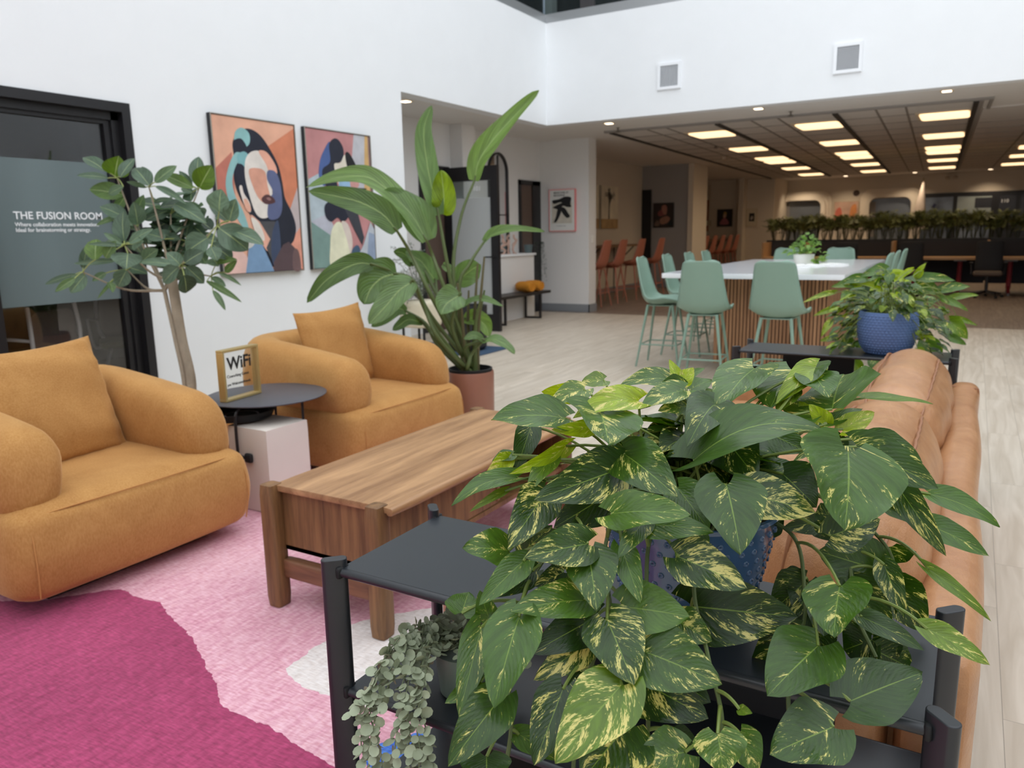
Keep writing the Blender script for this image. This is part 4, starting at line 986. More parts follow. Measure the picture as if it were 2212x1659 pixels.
# ================================================================ HALL FURNITURE
mr = thing('arched_mirror', 'tall black framed arched mirror on the hall wall beside the open glass door', 'mirror', (XH, 11.18, 1.085))
def arch(r, h, n=24): return [(-r, 0), (r, 0)]+[(r*math.cos(PI*k/n), h-r+r*math.sin(PI*k/n)) for k in range(n+1)]
A = arch(.30, 1.62); B_ = arch(.275, 1.595); B_ = [(x, z+(.025 if z == 0 else 0)) for x, z in B_]; n = len(A)
MB().add and None
f = MB(); f.add([(.001, y, z) for y, z in A]+[(.04, y, z) for y, z in A]+[(.04, y, z) for y, z in B_]+[(.001, y, z) for y, z in B_],
  [(j, (j+1) % n, n+(j+1) % n, n+j) for j in range(n)]+[(n+j, n+(j+1) % n, 2*n+(j+1) % n, 2*n+j) for j in range(n)]+[(2*n+j, 2*n+(j+1) % n, 3*n+(j+1) % n, 3*n+j) for j in range(n)])
f.build('frame', BLK, mr, smooth=False)
MB().prism(B_, .008, .014, lambda y, z, x: (x, y, z)).build('mirror_glass', mat('mirror_silver', (220, 220, 220), .03, 1), mr, smooth=False)
MB().box(.014, .03, -.008, .008, .02, 1.58).build('muntin', BLK, mr, smooth=False); MB().box(.014, .03, -.27, .27, .62, .636).build('muntin', BLK, mr, smooth=False)
cb = thing('white_console', 'tall white console cabinet under the arched mirror', 'cabinet', (XH, 10.75, 0))
MB().box(.02, .30, 0, 1.10, .0, 1.04).build('body', HALLW, cb, smooth=False); MB().box(.01, .33, -.02, 1.13, 1.04, 1.075).build('top', WHITE, cb, smooth=False)
FIG = mat('pink_plaster', (206, 172, 156), .7)
def figure(seed):
    r = random.Random(seed); pts = [Vector((0, 0, .0))]
    for k in range(6): pts.append(Vector((r.uniform(-.02, .02), r.uniform(-.05, .05), .05*(k+1)+.01)))
    return MB().tube(spline(pts, 4), .016, 8).tube(spline([pts[2], pts[3]+Vector((0, .06, 0)), pts[4]+Vector((0, .03, .02))], 4), .012, 8)
for i, (y, lb) in enumerate(((11.02, 'twisted pink figurine on the white console, left of three'), (11.2, 'twisted pink figurine on the white console, middle of three'), (11.40, 'twisted pink figurine on the white console, right of three'))):
    o = figure(i+2).build('figurine', FIG, loc=(XH+.18, y, 1.076)); tag(o, lb, 'figurine', 'pink figurines on the console'); MB().lathe([(0, 0), (.035, 0), (.035, .012), (0, .014)], n=14).build('base', FIG, o)
hp = thing('hanging_plant', 'trailing dark green plant in a grey pot at the end of the white console', 'plant', (XH+.22, 11.80, 1.0765))
MB().lathe([(.06, 0), (.08, .14), (.07, .14), (0, .13)], n=20).build('pot', mat('grey_teal_pot', (90, 106, 108), .5), hp)
g = MB(); rnd = random.Random(9)
def tinyleaf(g, p, a, l, w_, dz):
    d = Vector((math.cos(a), math.sin(a), dz)).normalized()*l; s_ = Vector((-math.sin(a), math.cos(a), 0))*w_
    g.add([p, p+d*.5+s_, p+d, p+d*.5-s_], [(0, 1, 2, 3)])
for k in range(26):
    a = rnd.uniform(-.6, PI*.8); L_ = rnd.uniform(.1, .75); p = Vector((.10+.10*math.cos(a), .10*math.sin(a)+.12, .17))
    for j in range(int(L_/.022)):
        p = p+Vector((rnd.uniform(-.006, .008), rnd.uniform(-.005, .008), -.022 if j > 2 else .004)); tinyleaf(g, p, rnd.uniform(0, 6.3), .032, .01, rnd.uniform(-.8, .1))
g.build('foliage', mat('dark_trailing_leaf', (38, 62, 40), .5), hp, smooth=False)
bn = thing('bench', 'black wooden bench with sled legs in the hall', 'bench', (-6.32, 10.02, 0))
MB().box(-.20, .17, 0, 1.72, .41, .455).build('seat', wood('black_stained_wood', (42, 38, 36), (26, 24, 24), 1, 5), bn, smooth=False, bevel=.004)
for yy in (.28, 1.42):
    g = MB(); g.box(-.17, .14, yy-.02, yy+.02, 0.0, .03).box(-.17, -.14, yy-.02, yy+.02, .03, .41).box(.11, .14, yy-.02, yy+.02, .03, .41).build('leg', BLK, bn, smooth=False)
BLK_ = mat('mustard_knit', (196, 128, 34), .95, sheen=.4, bump=(60, .6))
def roll(sc=1):
    g = MB(); N = 20
    rg = []
    for k in range(9):
        q = k/8; x = -.17+.34*q; r = .088*(1-(abs(2*q-1)**6)*.22)
        rg.append([(x, r*(1+.05*math.sin(3*a*2*PI/N+k))*math.cos(2*PI*a/N), r*(1+.04*math.sin(2*a*2*PI/N+k))*math.sin(2*PI*a/N)+.092) for a in range(N)])
    g.add([p for r in rg for p in r], [(i*N+j, i*N+(j+1) % N, (i+1)*N+(j+1) % N, (i+1)*N+j) for i in range(8) for j in range(N)]+[tuple(range(N-1, -1, -1)), tuple(8*N+j for j in range(N))])
    return g
o1 = roll().build('rolled_blanket', BLK_, loc=(-6.30, 11.12, .456)); o1.rotation_euler = (0, 0, -.35); tag(o1, 'rolled mustard knit blanket on the black bench, left of two', 'blanket', 'rolled blankets on the bench')
sp = MB()
sp.tube([( .172, (.012+.0026*k)*math.cos(k*.55), (.012+.0026*k)*math.sin(k*.55)+.092) for k in range(26)], .007, 6).build('rolled_end', BLK_, o1)
o2 = dup(o1, (-6.30, 11.40, .456), -.2, 'rolled mustard knit blanket on the black bench, right of two')
bt = tag(MB().box(-6.75, -4.9, 7.48, 8.25, .001, .012).build('door_mat', mat('blue_door_mat', (54, 78, 104), .95, bump=(80, .4)), smooth=False), 'dark blue mat on the pale floor behind the tall plant', 'mat')
bp_ = thing('black_planter', 'large round black planter standing on the blue mat', 'planter', (-5.30, 7.90, .013))
MB().lathe([(.20, 0), (.235, .04), (.25, .50), (.25, .54), (.225, .54), (.22, .48), (0, .47)], n=40).build('pot', mat('black_planter_clay', (30, 30, 34), .5), bp_)

# ================================================================ CHAIRS BEHIND THE GLASS
WPL = mat('white_chair_frame', (225, 225, 225), .4)
def conf_chair(label):
    t = thing('conference_chair', label, 'chair', group='white framed chairs behind the glass')
    MB().rbox((0, 0, .46), (.48, .46, .07), (.05, .05, .03), 8).build('seat', mat('olive_seat', (96, 96, 48), .8), t)
    MB().rbox((.23, 0, .70), (.03, .40, .36), (.012, .06, .1), 10).build('backrest', mat('grey_brown_mesh', (92, 80, 76), .8), t)
    g = MB()
    g.tube(spline([(.23, -.21, .92), (.25, -.22, .70), (.22, -.20, .52), (.10, -.12, .46), (.10, .12, .46), (.22, .20, .52), (.25, .22, .70), (.23, .21, .92)], 6), .016, 8).build('back_frame', WPL, t)
    for s_ in (-1, 1):
        MB().tube(spline([(.24, s_*.22, .66), (.10, s_*.30, .68), (-.12, s_*.30, .67), (-.10, s_*.27, .45), (.05, s_*.2, .42)], 5), .013, 8).build('armrest', WPL, t)
        for q in (-1, 1): MB().tube([(0, s_*.12, .44), (q*.26, s_*.25, .02)], .011, 8).build('leg', WPL, t)
    return t
cc = conf_chair('white framed chair with grey back just behind the meeting room glass'); cc.location = (-6.42, 3.36, .001); cc.rotation_euler = (0, 0, .2)
dup(cc, (-6.9, 4.45, .001), 2.6, 'white framed chair farther back in the meeting room, right of the other')
# ================================================================ LEAF MATERIALS AND SHAPES
def leaf_mat(name, dark, mid, light, vein, varcol=None, rough=.33, trans=.25, midrib=.02, vstr=.05, bumpy=.25, wb=.10):
    m = bpy.data.materials.new(name); m.use_nodes = True; nt = m.node_tree; b = nt.nodes['Principled BSDF']; L = nt.links.new
    uv = attr(nt, 'leafuv', 'Vector'); sx = nt.nodes.new('ShaderNodeSeparateXYZ'); L(uv, sx.inputs[0])
    s_, v = sx.outputs[0], sx.outputs[1]; dat = nt.nodes.new('ShaderNodeSeparateXYZ'); L(attr(nt, 'leafdata', 'Vector'), dat.inputs[0])
    lid, var, tone = dat.outputs[0], dat.outputs[1], dat.outputs[2]
    sa = math_(nt, 'ABSOLUTE', s_); a = math_(nt, 'SUBTRACT', v, math_(nt, 'MULTIPLY', sa, .42)); sg = math_(nt, 'SIGN', s_)
    l2 = math_(nt, 'MULTIPLY_ADD', sg, 3.1, math_(nt, 'MULTIPLY', lid, 37.0))
    def vec(kx, ky):
        c = nt.nodes.new('ShaderNodeCombineXYZ'); L(math_(nt, 'MULTIPLY', a, kx), c.inputs[0]); L(math_(nt, 'MULTIPLY', sa, ky), c.inputs[1]); L(l2, c.inputs[2]); return c.outputs[0]
    def nz(vc, det, dist=.4):
        q = nt.nodes.new('ShaderNodeTexNoise'); q.inputs['Scale'].default_value = 1; q.inputs['Detail'].default_value = det; q.inputs['Distortion'].default_value = dist; L(vc, q.inputs['Vector']); return q.outputs['Fac']
    r = nt.nodes.new('ShaderNodeValToRGB'); r.color_ramp.elements[0].color = lin(dark); r.color_ramp.elements[1].color = lin(light)
    e = r.color_ramp.elements.new(.4); e.color = lin(mid); L(tone, r.inputs[0]); col = r.outputs[0]  # tone paints each leaf from dark to backlit yellow-green in its colour
    soft = nz(vec(9, 1.6), 3); col = mixc(nt, .22, col, ramp(nt, soft, (60, 60, 60), (250, 250, 250), .35, .65), 'OVERLAY')
    if varcol:
        n = math_(nt, 'ADD', math_(nt, 'MULTIPLY', nz(vec(6, 1.2), 2, .2), .58), math_(nt, 'MULTIPLY', nz(vec(46, 7), 6, .8), .42))
        thr = math_(nt, 'MULTIPLY_ADD', var, -.13, .636)
        mk = math_(nt, 'MULTIPLY', math_(nt, 'SUBTRACT', n, thr), 34, clamp=True)
        halo = math_(nt, 'MULTIPLY', math_(nt, 'SUBTRACT', n, math_(nt, 'SUBTRACT', thr, .035)), 18, clamp=True)
        col = mixc(nt, math_(nt, 'MULTIPLY', halo, .45), col, (124, 150, 44)); col = mixc(nt, mk, col, varcol)
    # side veins and midrib
    wv = math_(nt, 'SINE', math_(nt, 'MULTIPLY', a, 75.0)); vm = math_(nt, 'MULTIPLY', math_(nt, 'GREATER_THAN', wv, .95), vstr)
    col = mixc(nt, vm, col, vein)
    mr = math_(nt, 'LESS_THAN', sa, midrib); col = mixc(nt, math_(nt, 'MULTIPLY', mr, .65), col, vein)
    L(col, b.inputs['Base Color']); b.inputs['Roughness'].default_value = rough; b.inputs['Specular IOR Level'].default_value = .5
    bp = nt.nodes.new('ShaderNodeBump'); bp.inputs['Strength'].default_value = bumpy; bp.inputs['Distance'].default_value = .003
    L(math_(nt, 'ADD', math_(nt, 'MULTIPLY', wv, wb), nz(vec(16, 6), 2)), bp.inputs['Height']); L(bp.outputs[0], b.inputs['Normal'])
    t = nt.nodes.new('ShaderNodeBsdfTranslucent'); hs = nt.nodes.new('ShaderNodeHueSaturation'); hs.inputs['Saturation'].default_value = 1.15; hs.inputs['Value'].default_value = 2.2; L(col, hs.inputs['Color']); L(hs.outputs[0], t.inputs[0])
    mx = nt.nodes.new('ShaderNodeMixShader'); mx.inputs[0].default_value = trans; L(b.outputs[0], mx.inputs[1]); L(t.outputs[0], mx.inputs[2]); L(mx.outputs[0], nt.nodes['Material Output'].inputs[0])
    return m
POT_L = leaf_mat('variegated_pothos_leaf', (30, 54, 12), (66, 98, 28), (150, 170, 20), (130, 156, 66), (212, 202, 122))
FIC_L = leaf_mat('ficus_leaf', (44, 62, 46), (96, 118, 96), (78, 104, 22), (170, 186, 130), None, .42, .25, .035, vstr=.15, wb=.3)
BOP_L = leaf_mat('bird_of_paradise_leaf', (58, 82, 26), (98, 124, 76), (116, 142, 24), (150, 170, 110), None, .36, .3, .04, vstr=.1, bumpy=.6, wb=.4)
STEM = mat('green_stem', (112, 128, 58), .45); STEMD = mat('olive_stem', (84, 98, 52), .5); BARK = mat('pale_bark', (150, 136, 116), .8, noise=(20, .2, (1, 1, .3)), bump=(60, .5)); SOIL = mat('potting_soil', (58, 42, 32), .95, noise=(60, .5), bump=(80, 1))

class Leaves(MB):
    def __init__(s): super().__init__(); s.lu = []; s.ld = []; s.n = 0
    def leaf(s, base, tip, normal, width, shape='heart', bulge=.12, fold=.10, curl=.0, var=.3, tone=.3, wavy=.04, nu=12, nv=4, mid=None, rnd=random):
        base, tip = Vector(base), Vector(tip); ax = tip-base; Ln = ax.length
        if Ln < 1e-5: return
        ax.normalize(); n = Vector(normal); n = n-ax*n.dot(ax)
        if n.length < 1e-4: n = ax.orthogonal()
        n.normalize(); sd = ax.cross(n)
        spine = mid; s.n += 1; lid = rnd.random(); ph = rnd.uniform(0, 6.28); ph2 = rnd.uniform(0, 6.28); o = len(s.v)
        for i in range(nu+1):
            t = i/nu; t = t**1.25 if shape == 'heart' else t
            if shape == 'heart': w_ = 1.0*(min(1, (t+.012)/.26)**.45)*((1-t)**.78)*(1+.35*t) if t < 1 else 0; w_ *= 1.12
            elif shape == 'ellipse': w_ = math.sin(PI*min(1, t*.97+.03)**.85)**.75 if t < 1 else 0
            else: w_ = math.sin(PI*min(1, t*.96+.04)**.75)**.55 if t < 1 else .0
            if spine:
                q = t*(len(spine)-1); k = min(int(q), len(spine)-2); c = spine[k].lerp(spine[k+1], q-k)
                tn = (spine[min(k+2, len(spine)-1)]-spine[max(k-1, 0)]).normalized(); nn = n-tn*n.dot(tn)
                nn = nn.normalized() if nn.length > 1e-3 else tn.orthogonal().normalized(); ss = tn.cross(nn)
            else:
                c = base+ax*(Ln*t)+n*(bulge*Ln*4*t*(1-t)*.55-curl*Ln*t**3)+n*(curl*Ln*t); nn, ss, tn = n, sd, ax
            for j in range(-nv, nv+1):
                u = j/nv; au = abs(u); x = u*w_*width/2
                back = -Ln*.20*(au**1.6)*(max(0, 1-t/.5)**2) if shape == 'heart' else 0
                up = fold*width*(au**1.4)*w_ + wavy*width*au*au*math.sin(t*11+ph+(2 if u > 0 else 0)) - .10*width*fold*0
                p = c+ss*x*math.cos(fold*.9)+tn*back+nn*up
                s.v.append(tuple(p)); s.lu.append((u, t, 0)); s.ld.append((lid, var, tone))
        W = 2*nv+1
        for i in range(nu):
            for j in range(2*nv):
                a = o+i*W+j; s.f.append((a, a+1, a+W+1, a+W)); s.mi.append(0)
    def finish(s, name, m, parent):
        ob = s.build(name, m, parent, auto=False); me = ob.data
        for nm, d in (('leafuv', s.lu), ('leafdata', s.ld)):
            a = me.attributes.new(nm, 'FLOAT_VECTOR', 'POINT'); a.data.foreach_set('vector', [x for q in d for x in q])
        return ob
def facing(base, tip, tilt=20):
    "normal turned from the camera side toward up by tilt degrees, about the leaf axis"
    ax = (Vector(tip)-Vector(base)).normalized(); c = (CP-(Vector(base)+Vector(tip))/2).normalized(); n = (c-ax*c.dot(ax)).normalized(); sd = ax.cross(n)
    if sd.z < 0: sd = -sd
    a = math.radians(tilt); return n*math.cos(a)+sd*math.sin(a)
def PZ(px, py, z):
    d = CF*FPX+CR*(px-1106)-CU*(py-829.5); return CP+d*((z-CAM_H)/d.z)
def droop(a, b, up=.3, n=8):
    "curved petiole from a to b bulging upward"
    a, b = Vector(a), Vector(b); m_ = (a+b)/2+Vector((0, 0, up*(b-a).length)); return [a*(1-t)**2+m_*2*t*(1-t)+b*t*t for t in [k/n for k in range(n+1)]]

# ================================================================ THE LARGE VARIEGATED PLANT
CROP = {'A': (960, 760, 3.687), 'B': (1480, 760, 3.022), 'C': (960, 1200, 3.615), 'D': (1480, 1200, 3.022)}
# crop, base x,y, tip x,y, apparent width, tilt, bulge, variegation, painted tone (dark to backlit), depth at base, depth at tip
NL = [
 ('A',960,530,372,545,235,45,.12,.35,.35,1.27,1.20), ('A',1060,320,770,315,150,-15,.1,.1,1,1.42,1.40), ('A',1110,300,830,430,150,30,.15,.6,.45,1.38,1.33),
 ('A',1545,395,1025,525,190,35,.28,.75,.9,1.30,1.24), ('A',1240,470,1305,735,520,35,.05,.45,.35,1.25,1.16), ('A',1180,600,850,620,120,-10,.1,.5,.95,1.25,1.22),
 ('A',1270,225,1080,265,110,40,.1,.6,.5,1.45,1.43), ('A',1825,235,1395,268,140,45,.2,.65,.35,1.42,1.38), ('A',1900,300,1590,400,210,10,.25,.3,.2,1.38,1.32),
 ('A',1905,310,1560,455,170,40,.12,.65,.4,1.34,1.28), ('A',1935,440,1700,470,130,30,.1,.7,.4,1.33,1.29), ('A',1885,245,1790,60,80,5,.05,.35,.95,1.40,1.42), ('A',1890,250,1985,125,115,20,.08,.8,1,1.40,1.40),
 ('A',1925,205,2075,130,55,30,.1,.1,.4,1.45,1.47), ('A',1960,300,2130,225,110,40,.1,.15,.4,1.47,1.5), ('A',2190,360,2055,400,130,40,.1,.35,.45,1.42,1.40),
 ('A',2160,420,1930,760,300,15,.25,.25,.12,1.30,1.20), ('A',1400,930,715,1180,430,0,.1,.5,.05,1.22,1.12), ('A',1435,815,1858,1160,350,15,.1,.5,.22,1.22,1.12),
 ('A',965,750,510,975,120,-20,.18,.5,.9,1.27,1.2), ('A',690,590,565,960,170,0,.1,.15,.08,1.32,1.28), ('A',855,855,655,1130,140,20,.15,.3,.45,1.25,1.18),
 ('A',540,820,378,880,85,40,.1,.4,.4,1.28,1.26), ('A',510,850,325,992,125,0,.12,.7,.9,1.27,1.24), ('A',580,1010,55,1225,135,45,.25,.2,.35,1.22,1.15), ('A',480,1110,198,1278,60,20,.12,.2,.5,1.2,1.16),
 ('A',800,1130,500,1570,300,0,.1,.6,.05,1.19,1.1), ('A',1345,1110,870,1400,340,-5,.08,.2,0,1.24,1.18), ('A',1335,1290,1968,1303,260,35,.12,.4,.42,1.14,1.08),
 ('A',1545,1375,2145,1440,215,30,.1,.4,.35,1.14,1.10), ('A',1860,1090,2110,1430,260,10,.12,.15,.3,1.18,1.13), ('A',510,1585,143,1560,250,30,.08,.45,.32,1.14,1.1),
 ('A',1140,1530,640,1640,290,15,.08,.55,.12,1.12,1.06), ('A',1600,1330,1380,1645,170,5,.12,.4,.2,1.14,1.08), ('A',1380,1290,1500,1500,190,0,.1,.3,.15,1.18,1.14), ('A',2010,1440,1840,1655,210,0,.15,.5,.4,1.16,1.12), ('A',640,1580,860,1380,190,-5,.1,.6,.05,1.2,1.18),
 ('B',455,110,222,385,250,40,.1,.45,.38,1.42,1.30), ('B',715,125,560,362,340,40,.08,.25,.3,1.45,1.34), ('B',855,105,590,345,140,20,.18,.35,.75,1.4,1.34),
 ('B',830,150,940,300,190,35,.1,.35,.35,1.38,1.32), ('B',960,375,1035,145,390,40,.05,.28,.35,1.32,1.45), ('B',1170,300,1620,340,40,60,.06,.1,.5,1.38,1.40),
 ('B',1030,505,1237,395,120,10,.1,.45,.9,1.32,1.34), ('B',925,470,1160,370,70,40,.06,.3,.4,1.32,1.36), ('B',925,465,808,342,100,0,.08,.2,.95,1.32,1.32), ('B',835,455,745,322,95,0,.06,.1,.85,1.36,1.38), ('B',700,250,600,400,120,20,.1,.5,.5,1.38,1.34),
 ('B',60,705,935,538,240,50,.38,.12,.25,1.22,1.20), ('B',1005,640,955,500,115,0,.05,.1,.1,1.34,1.36), ('B',1035,600,1200,570,55,40,.1,.1,.25,1.34,1.36),
 ('B',1065,655,1038,1168,610,30,.07,.4,.32,1.14,1.06), ('B',1120,620,1655,895,240,15,.12,.45,.15,1.20,1.14), ('B',1245,560,1552,725,130,25,.1,.25,.2,1.24,1.22),
 ('B',1360,840,1705,1335,160,0,.22,.65,.1,1.22,1.16), ('B',1600,930,2055,1145,120,35,.22,.08,.4,1.24,1.20), ('B',1570,1125,1985,1335,140,25,.15,.06,.35,1.22,1.18), ('B',1300,1000,1545,1140,85,30,.1,.05,.25,1.26,1.24),
 ('B',375,930,855,1052,260,25,.08,1.1,.15,1.17,1.13), ('B',640,800,860,1015,260,10,.08,.1,.05,1.22,1.18), ('B',255,560,465,825,320,5,.08,.55,.05,1.25,1.18), ('B',520,520,790,650,220,10,.08,.05,.2,1.32,1.28),
 ('B',900,580,700,720,60,0,.1,.7,.4,1.28,1.26), ('B',270,870,362,1322,370,12,.08,.35,.16,1.14,1.06), ('B',950,1200,1275,1090,230,0,.08,.7,.05,1.16,1.18), ('B',985,1160,885,985,190,0,.06,.45,.08,1.18,1.2), ('B',870,1110,640,1150,120,-5,.1,.2,.05,1.28,1.26),
 ('B',190,660,60,600,120,0,.1,.2,.1,1.32,1.32), ('B',280,640,180,760,170,0,.1,.3,.05,1.28,1.26), ('B',960,400,1000,430,120,0,.1,.3,.8,1.38,1.4), ('B',560,1180,640,1060,90,0,.1,.1,.05,1.3,1.3),
 ('D',1010,200,970,532,345,20,.07,.4,.32,1.10,1.04), ('D',40,330,735,400,450,-5,.06,.5,0,1.18,1.14), ('D',868,590,533,920,440,15,.06,.25,.22,1.08,1.02), ('D',1078,950,1548,765,350,15,.05,.06,.1,1.06,1.08),
 ('D',968,1120,550,1302,360,15,.05,.45,.14,1.03,1.0), ('D',1580,480,1992,715,135,25,.1,.55,.55,1.12,1.08), ('D',1590,90,2000,432,75,20,.18,.2,.5,1.2,1.16), ('D',1150,400,1562,622,120,20,.14,.2,.1,1.14,1.1),
 ('D',1300,60,1430,402,140,0,.14,.5,.1,1.22,1.18), ('D',355,1005,440,1030,60,10,.1,.2,.5,1.04,1.02), ('D',212,1165,250,1420,280,10,.06,.7,.42,1.02,1.0), ('D',355,1160,470,1420,200,0,.08,.6,.4,1.04,1.02),
 ('D',800,170,740,400,210,0,.08,.35,.05,1.26,1.22), ('D',740,130,578,185,115,0,.08,.1,0,1.28,1.26), ('D',-60,420,175,560,200,0,.06,.75,.25,1.12,1.1), ('D',900,350,905,530,160,0,.06,.05,0,1.2,1.16), ('D',1255,90,865,-30,300,0,.06,.15,.14,1.24,1.26), ('D',-40,10,405,215,260,20,.08,.85,.08,1.12,1.08),
 ('C',1095,350,513,440,260,30,.1,.3,.36,1.10,1.05), ('C',615,45,268,392,190,10,.12,.35,.36,1.12,1.06), ('C',690,120,355,322,180,-5,.08,.35,.04,1.16,1.12), ('C',135,450,190,285,240,5,.06,.05,.36,1.12,1.14), ('C',345,480,275,270,150,-5,.1,.2,.3,1.12,1.1),
 ('C',585,480,386,1192,430,15,.1,.35,.36,1.06,.99), ('C',290,560,112,1262,220,5,.1,.45,.3,1.1,1.02), ('C',280,990,3,1155,140,5,.1,.05,.32,1.06,1.04), ('C',440,1110,28,1650,320,5,.12,.18,.12,1.03,.98),
 ('C',1185,480,668,768,290,0,.08,.15,0,1.12,1.06), ('C',1110,690,695,975,220,-5,.06,1,.1,1.1,1.06), ('C',1270,500,1480,1018,400,12,.07,.65,.12,1.08,1.02), ('C',1400,400,1918,478,350,15,.06,.15,.42,1.10,1.08),
 ('C',1565,750,2168,1008,420,15,.07,.6,.22,1.07,1.03), ('C',925,1045,698,1642,310,0,.07,.6,.04,1.05,1.0), ('C',1385,1010,863,1625,520,12,.07,.8,.5,1.03,.97), ('C',1500,960,2062,1275,400,0,.08,.6,0,1.10,1.05),
 ('C',1420,1330,1080,1750,600,5,.07,.5,.1,1.06,1.0), ('C',1880,1535,1480,1640,340,15,.06,.6,.32,1.04,1.02), ('C',1060,830,1165,935,90,0,.08,1.2,.6,1.14,1.12), ('C',1650,560,2085,600,280,-5,.06,.8,.2,1.16,1.14),
 ('C',330,1570,330,1800,320,10,.05,.05,.05,1.02,1.0), ('C',580,1395,905,1600,160,10,.08,.05,.38,1.08,1.05), ('C',900,1120,840,950,130,0,.05,.0,0,1.14,1.14), ('C',700,640,640,500,110,0,.05,.3,.3,1.14,1.14), ('C',930,130,700,240,150,0,.05,.8,0,1.16,1.14),
 ('C',1125,-25,1190,428,350,8,.08,.4,.2,1.12,1.05), ('C',1385,-60,1535,375,185,0,.1,.3,.38,1.12,1.07), ('C',1080,900,1160,1250,230,0,.05,.3,.05,1.14,1.1), ('C',1720,900,2080,1150,260,0,.05,.2,0,1.16,1.12), ('C',1800,1400,1990,1500,160,0,.05,.1,0,1.12,1.1),
]
pl = thing('potted_pothos', 'very large variegated trailing plant in a dimpled blue pot on the nearest black shelving unit', 'plant', (0, 0, 0))
PCX, PCY, PZ0 = -.395, 1.265, .7335
bm_ = mat('glossy_blue_glaze', (62, 92, 132), .12, coat=.5)
prof = [(.085, 0), (.10, .004), (.118, .05), (.134, .11), (.146, .165), (.152, .196), (.156, .20), (.156, .207), (.149, .207), (.146, .19), (0, .185)]
MB().lathe([(r, PZ0+z) for r, z in prof], PCX, PCY, 64).build('pot', bm_, pl)
dm = MB()
for row in range(9):
    z = .022+row*.0195; r = .102+(.150-.102)*((z-.004)/.19)**.8; n = 34
    for k in range(n):
        a = 2*PI*(k+.5*(row % 2))/n; c = Vector((PCX+r*math.cos(a), PCY+r*math.sin(a), PZ0+z)); t_ = Vector((-math.sin(a), math.cos(a), 0)); o_ = Vector((math.cos(a), math.sin(a), 0)); u_ = Vector((0, 0, 1))
        vs = []; 
        for rr, hh in ((.0062, 0), (.0050, .0036), (.0028, .0040), (.0012, .0016)):
            vs += [c+(t_*math.cos(2*PI*q/8)+u_*math.sin(2*PI*q/8))*rr+o_*hh for q in range(8)]
        vs.append(c+o_*.001)
        dm.add(vs, [(i*8+q, i*8+(q+1) % 8, (i+1)*8+(q+1) % 8, (i+1)*8+q) for i in range(3) for q in range(8)]+[(24+q, 24+(q+1) % 8, 32) for q in range(8)])
dmo = dm.build('dimple_relief', bm_, pl, auto=False); dmo['kind'] = 'stuff'
MB().lathe([(0, PZ0+.196), (.147, PZ0+.192)], PCX, PCY, 40, False).build('soil', SOIL, pl)
VINES = [
 [(1440,1085,1.33),(1340,1110,1.24),(1305,1200,1.18),(1318,1330,1.14),(1280,1430,1.12),(1250,1540,1.1),(1235,1700,1.09)],
 [(1400,1080,1.33),(1240,1120,1.22),(1180,1200,1.18),(1130,1290,1.15),(1098,1400,1.12),(1093,1450,1.1),(1105,1560,1.08),(1085,1700,1.07)],
 [(1500,1100,1.28),(1410,1150,1.2),(1395,1300,1.15),(1385,1430,1.13),(1400,1560,1.1),(1380,1700,1.08)],
 [(1610,1095,1.32),(1715,1160,1.26),(1738,1280,1.22),(1735,1350,1.2),(1705,1420,1.15),(1703,1510,1.1),(1708,1600,1.06)],
 [(1620,1070,1.34),(1775,1120,1.3),(1830,1200,1.26),(1848,1320,1.2),(1892,1420,1.16)],
 [(1620,1050,1.36),(1790,1080,1.33),(1920,1190,1.3),(1925,1320,1.26)],
 [(1560,1100,1.27),(1500,1250,1.16),(1530,1420,1.1),(1560,1560,1.06),(1540,1700,1.05)]]
vp = []
lv = Leaves(); rnd = random.Random(11)
for V in VINES:
    pts = spline([P(*q) for q in V], 8); MB().tube(pts, [.0032]*len(pts), 7).build('vine', STEMD, pl); vp += pts
pets = []
for (c, bx, by, tx, ty, wd, tilt, bul, var, tone, db, dt) in NL:
    ox, oy, s_ = CROP[c]; b = P(ox+bx/s_, oy+by/s_, db); t = P(ox+tx/s_, oy+ty/s_, dt)
    width = (1.32 if wd < 430 else 1.12)*wd/s_/FPX*(db+dt)/2/max(.5, math.cos(math.radians(tilt)))
    nrm = facing(b, t, tilt); Ln = (t-b).length
    lv.leaf(b, t, nrm, width, 'heart', bul, .09, .0, var, tone, .03, 14, 5, rnd=rnd)
    by_ = oy+by/s_
    if by_ < 1090:
        a = rnd.uniform(0, 6.28); an = Vector((PCX+.09*math.cos(a), PCY+.09*math.sin(a), PZ0+.19)); pets.append(droop(an, b, .12+.1*rnd.random()))
    else:
        q = min(vp, key=lambda v: (v-b).length+(.15 if v.z < b.z else 0)); pets.append(droop(q, b, .25))
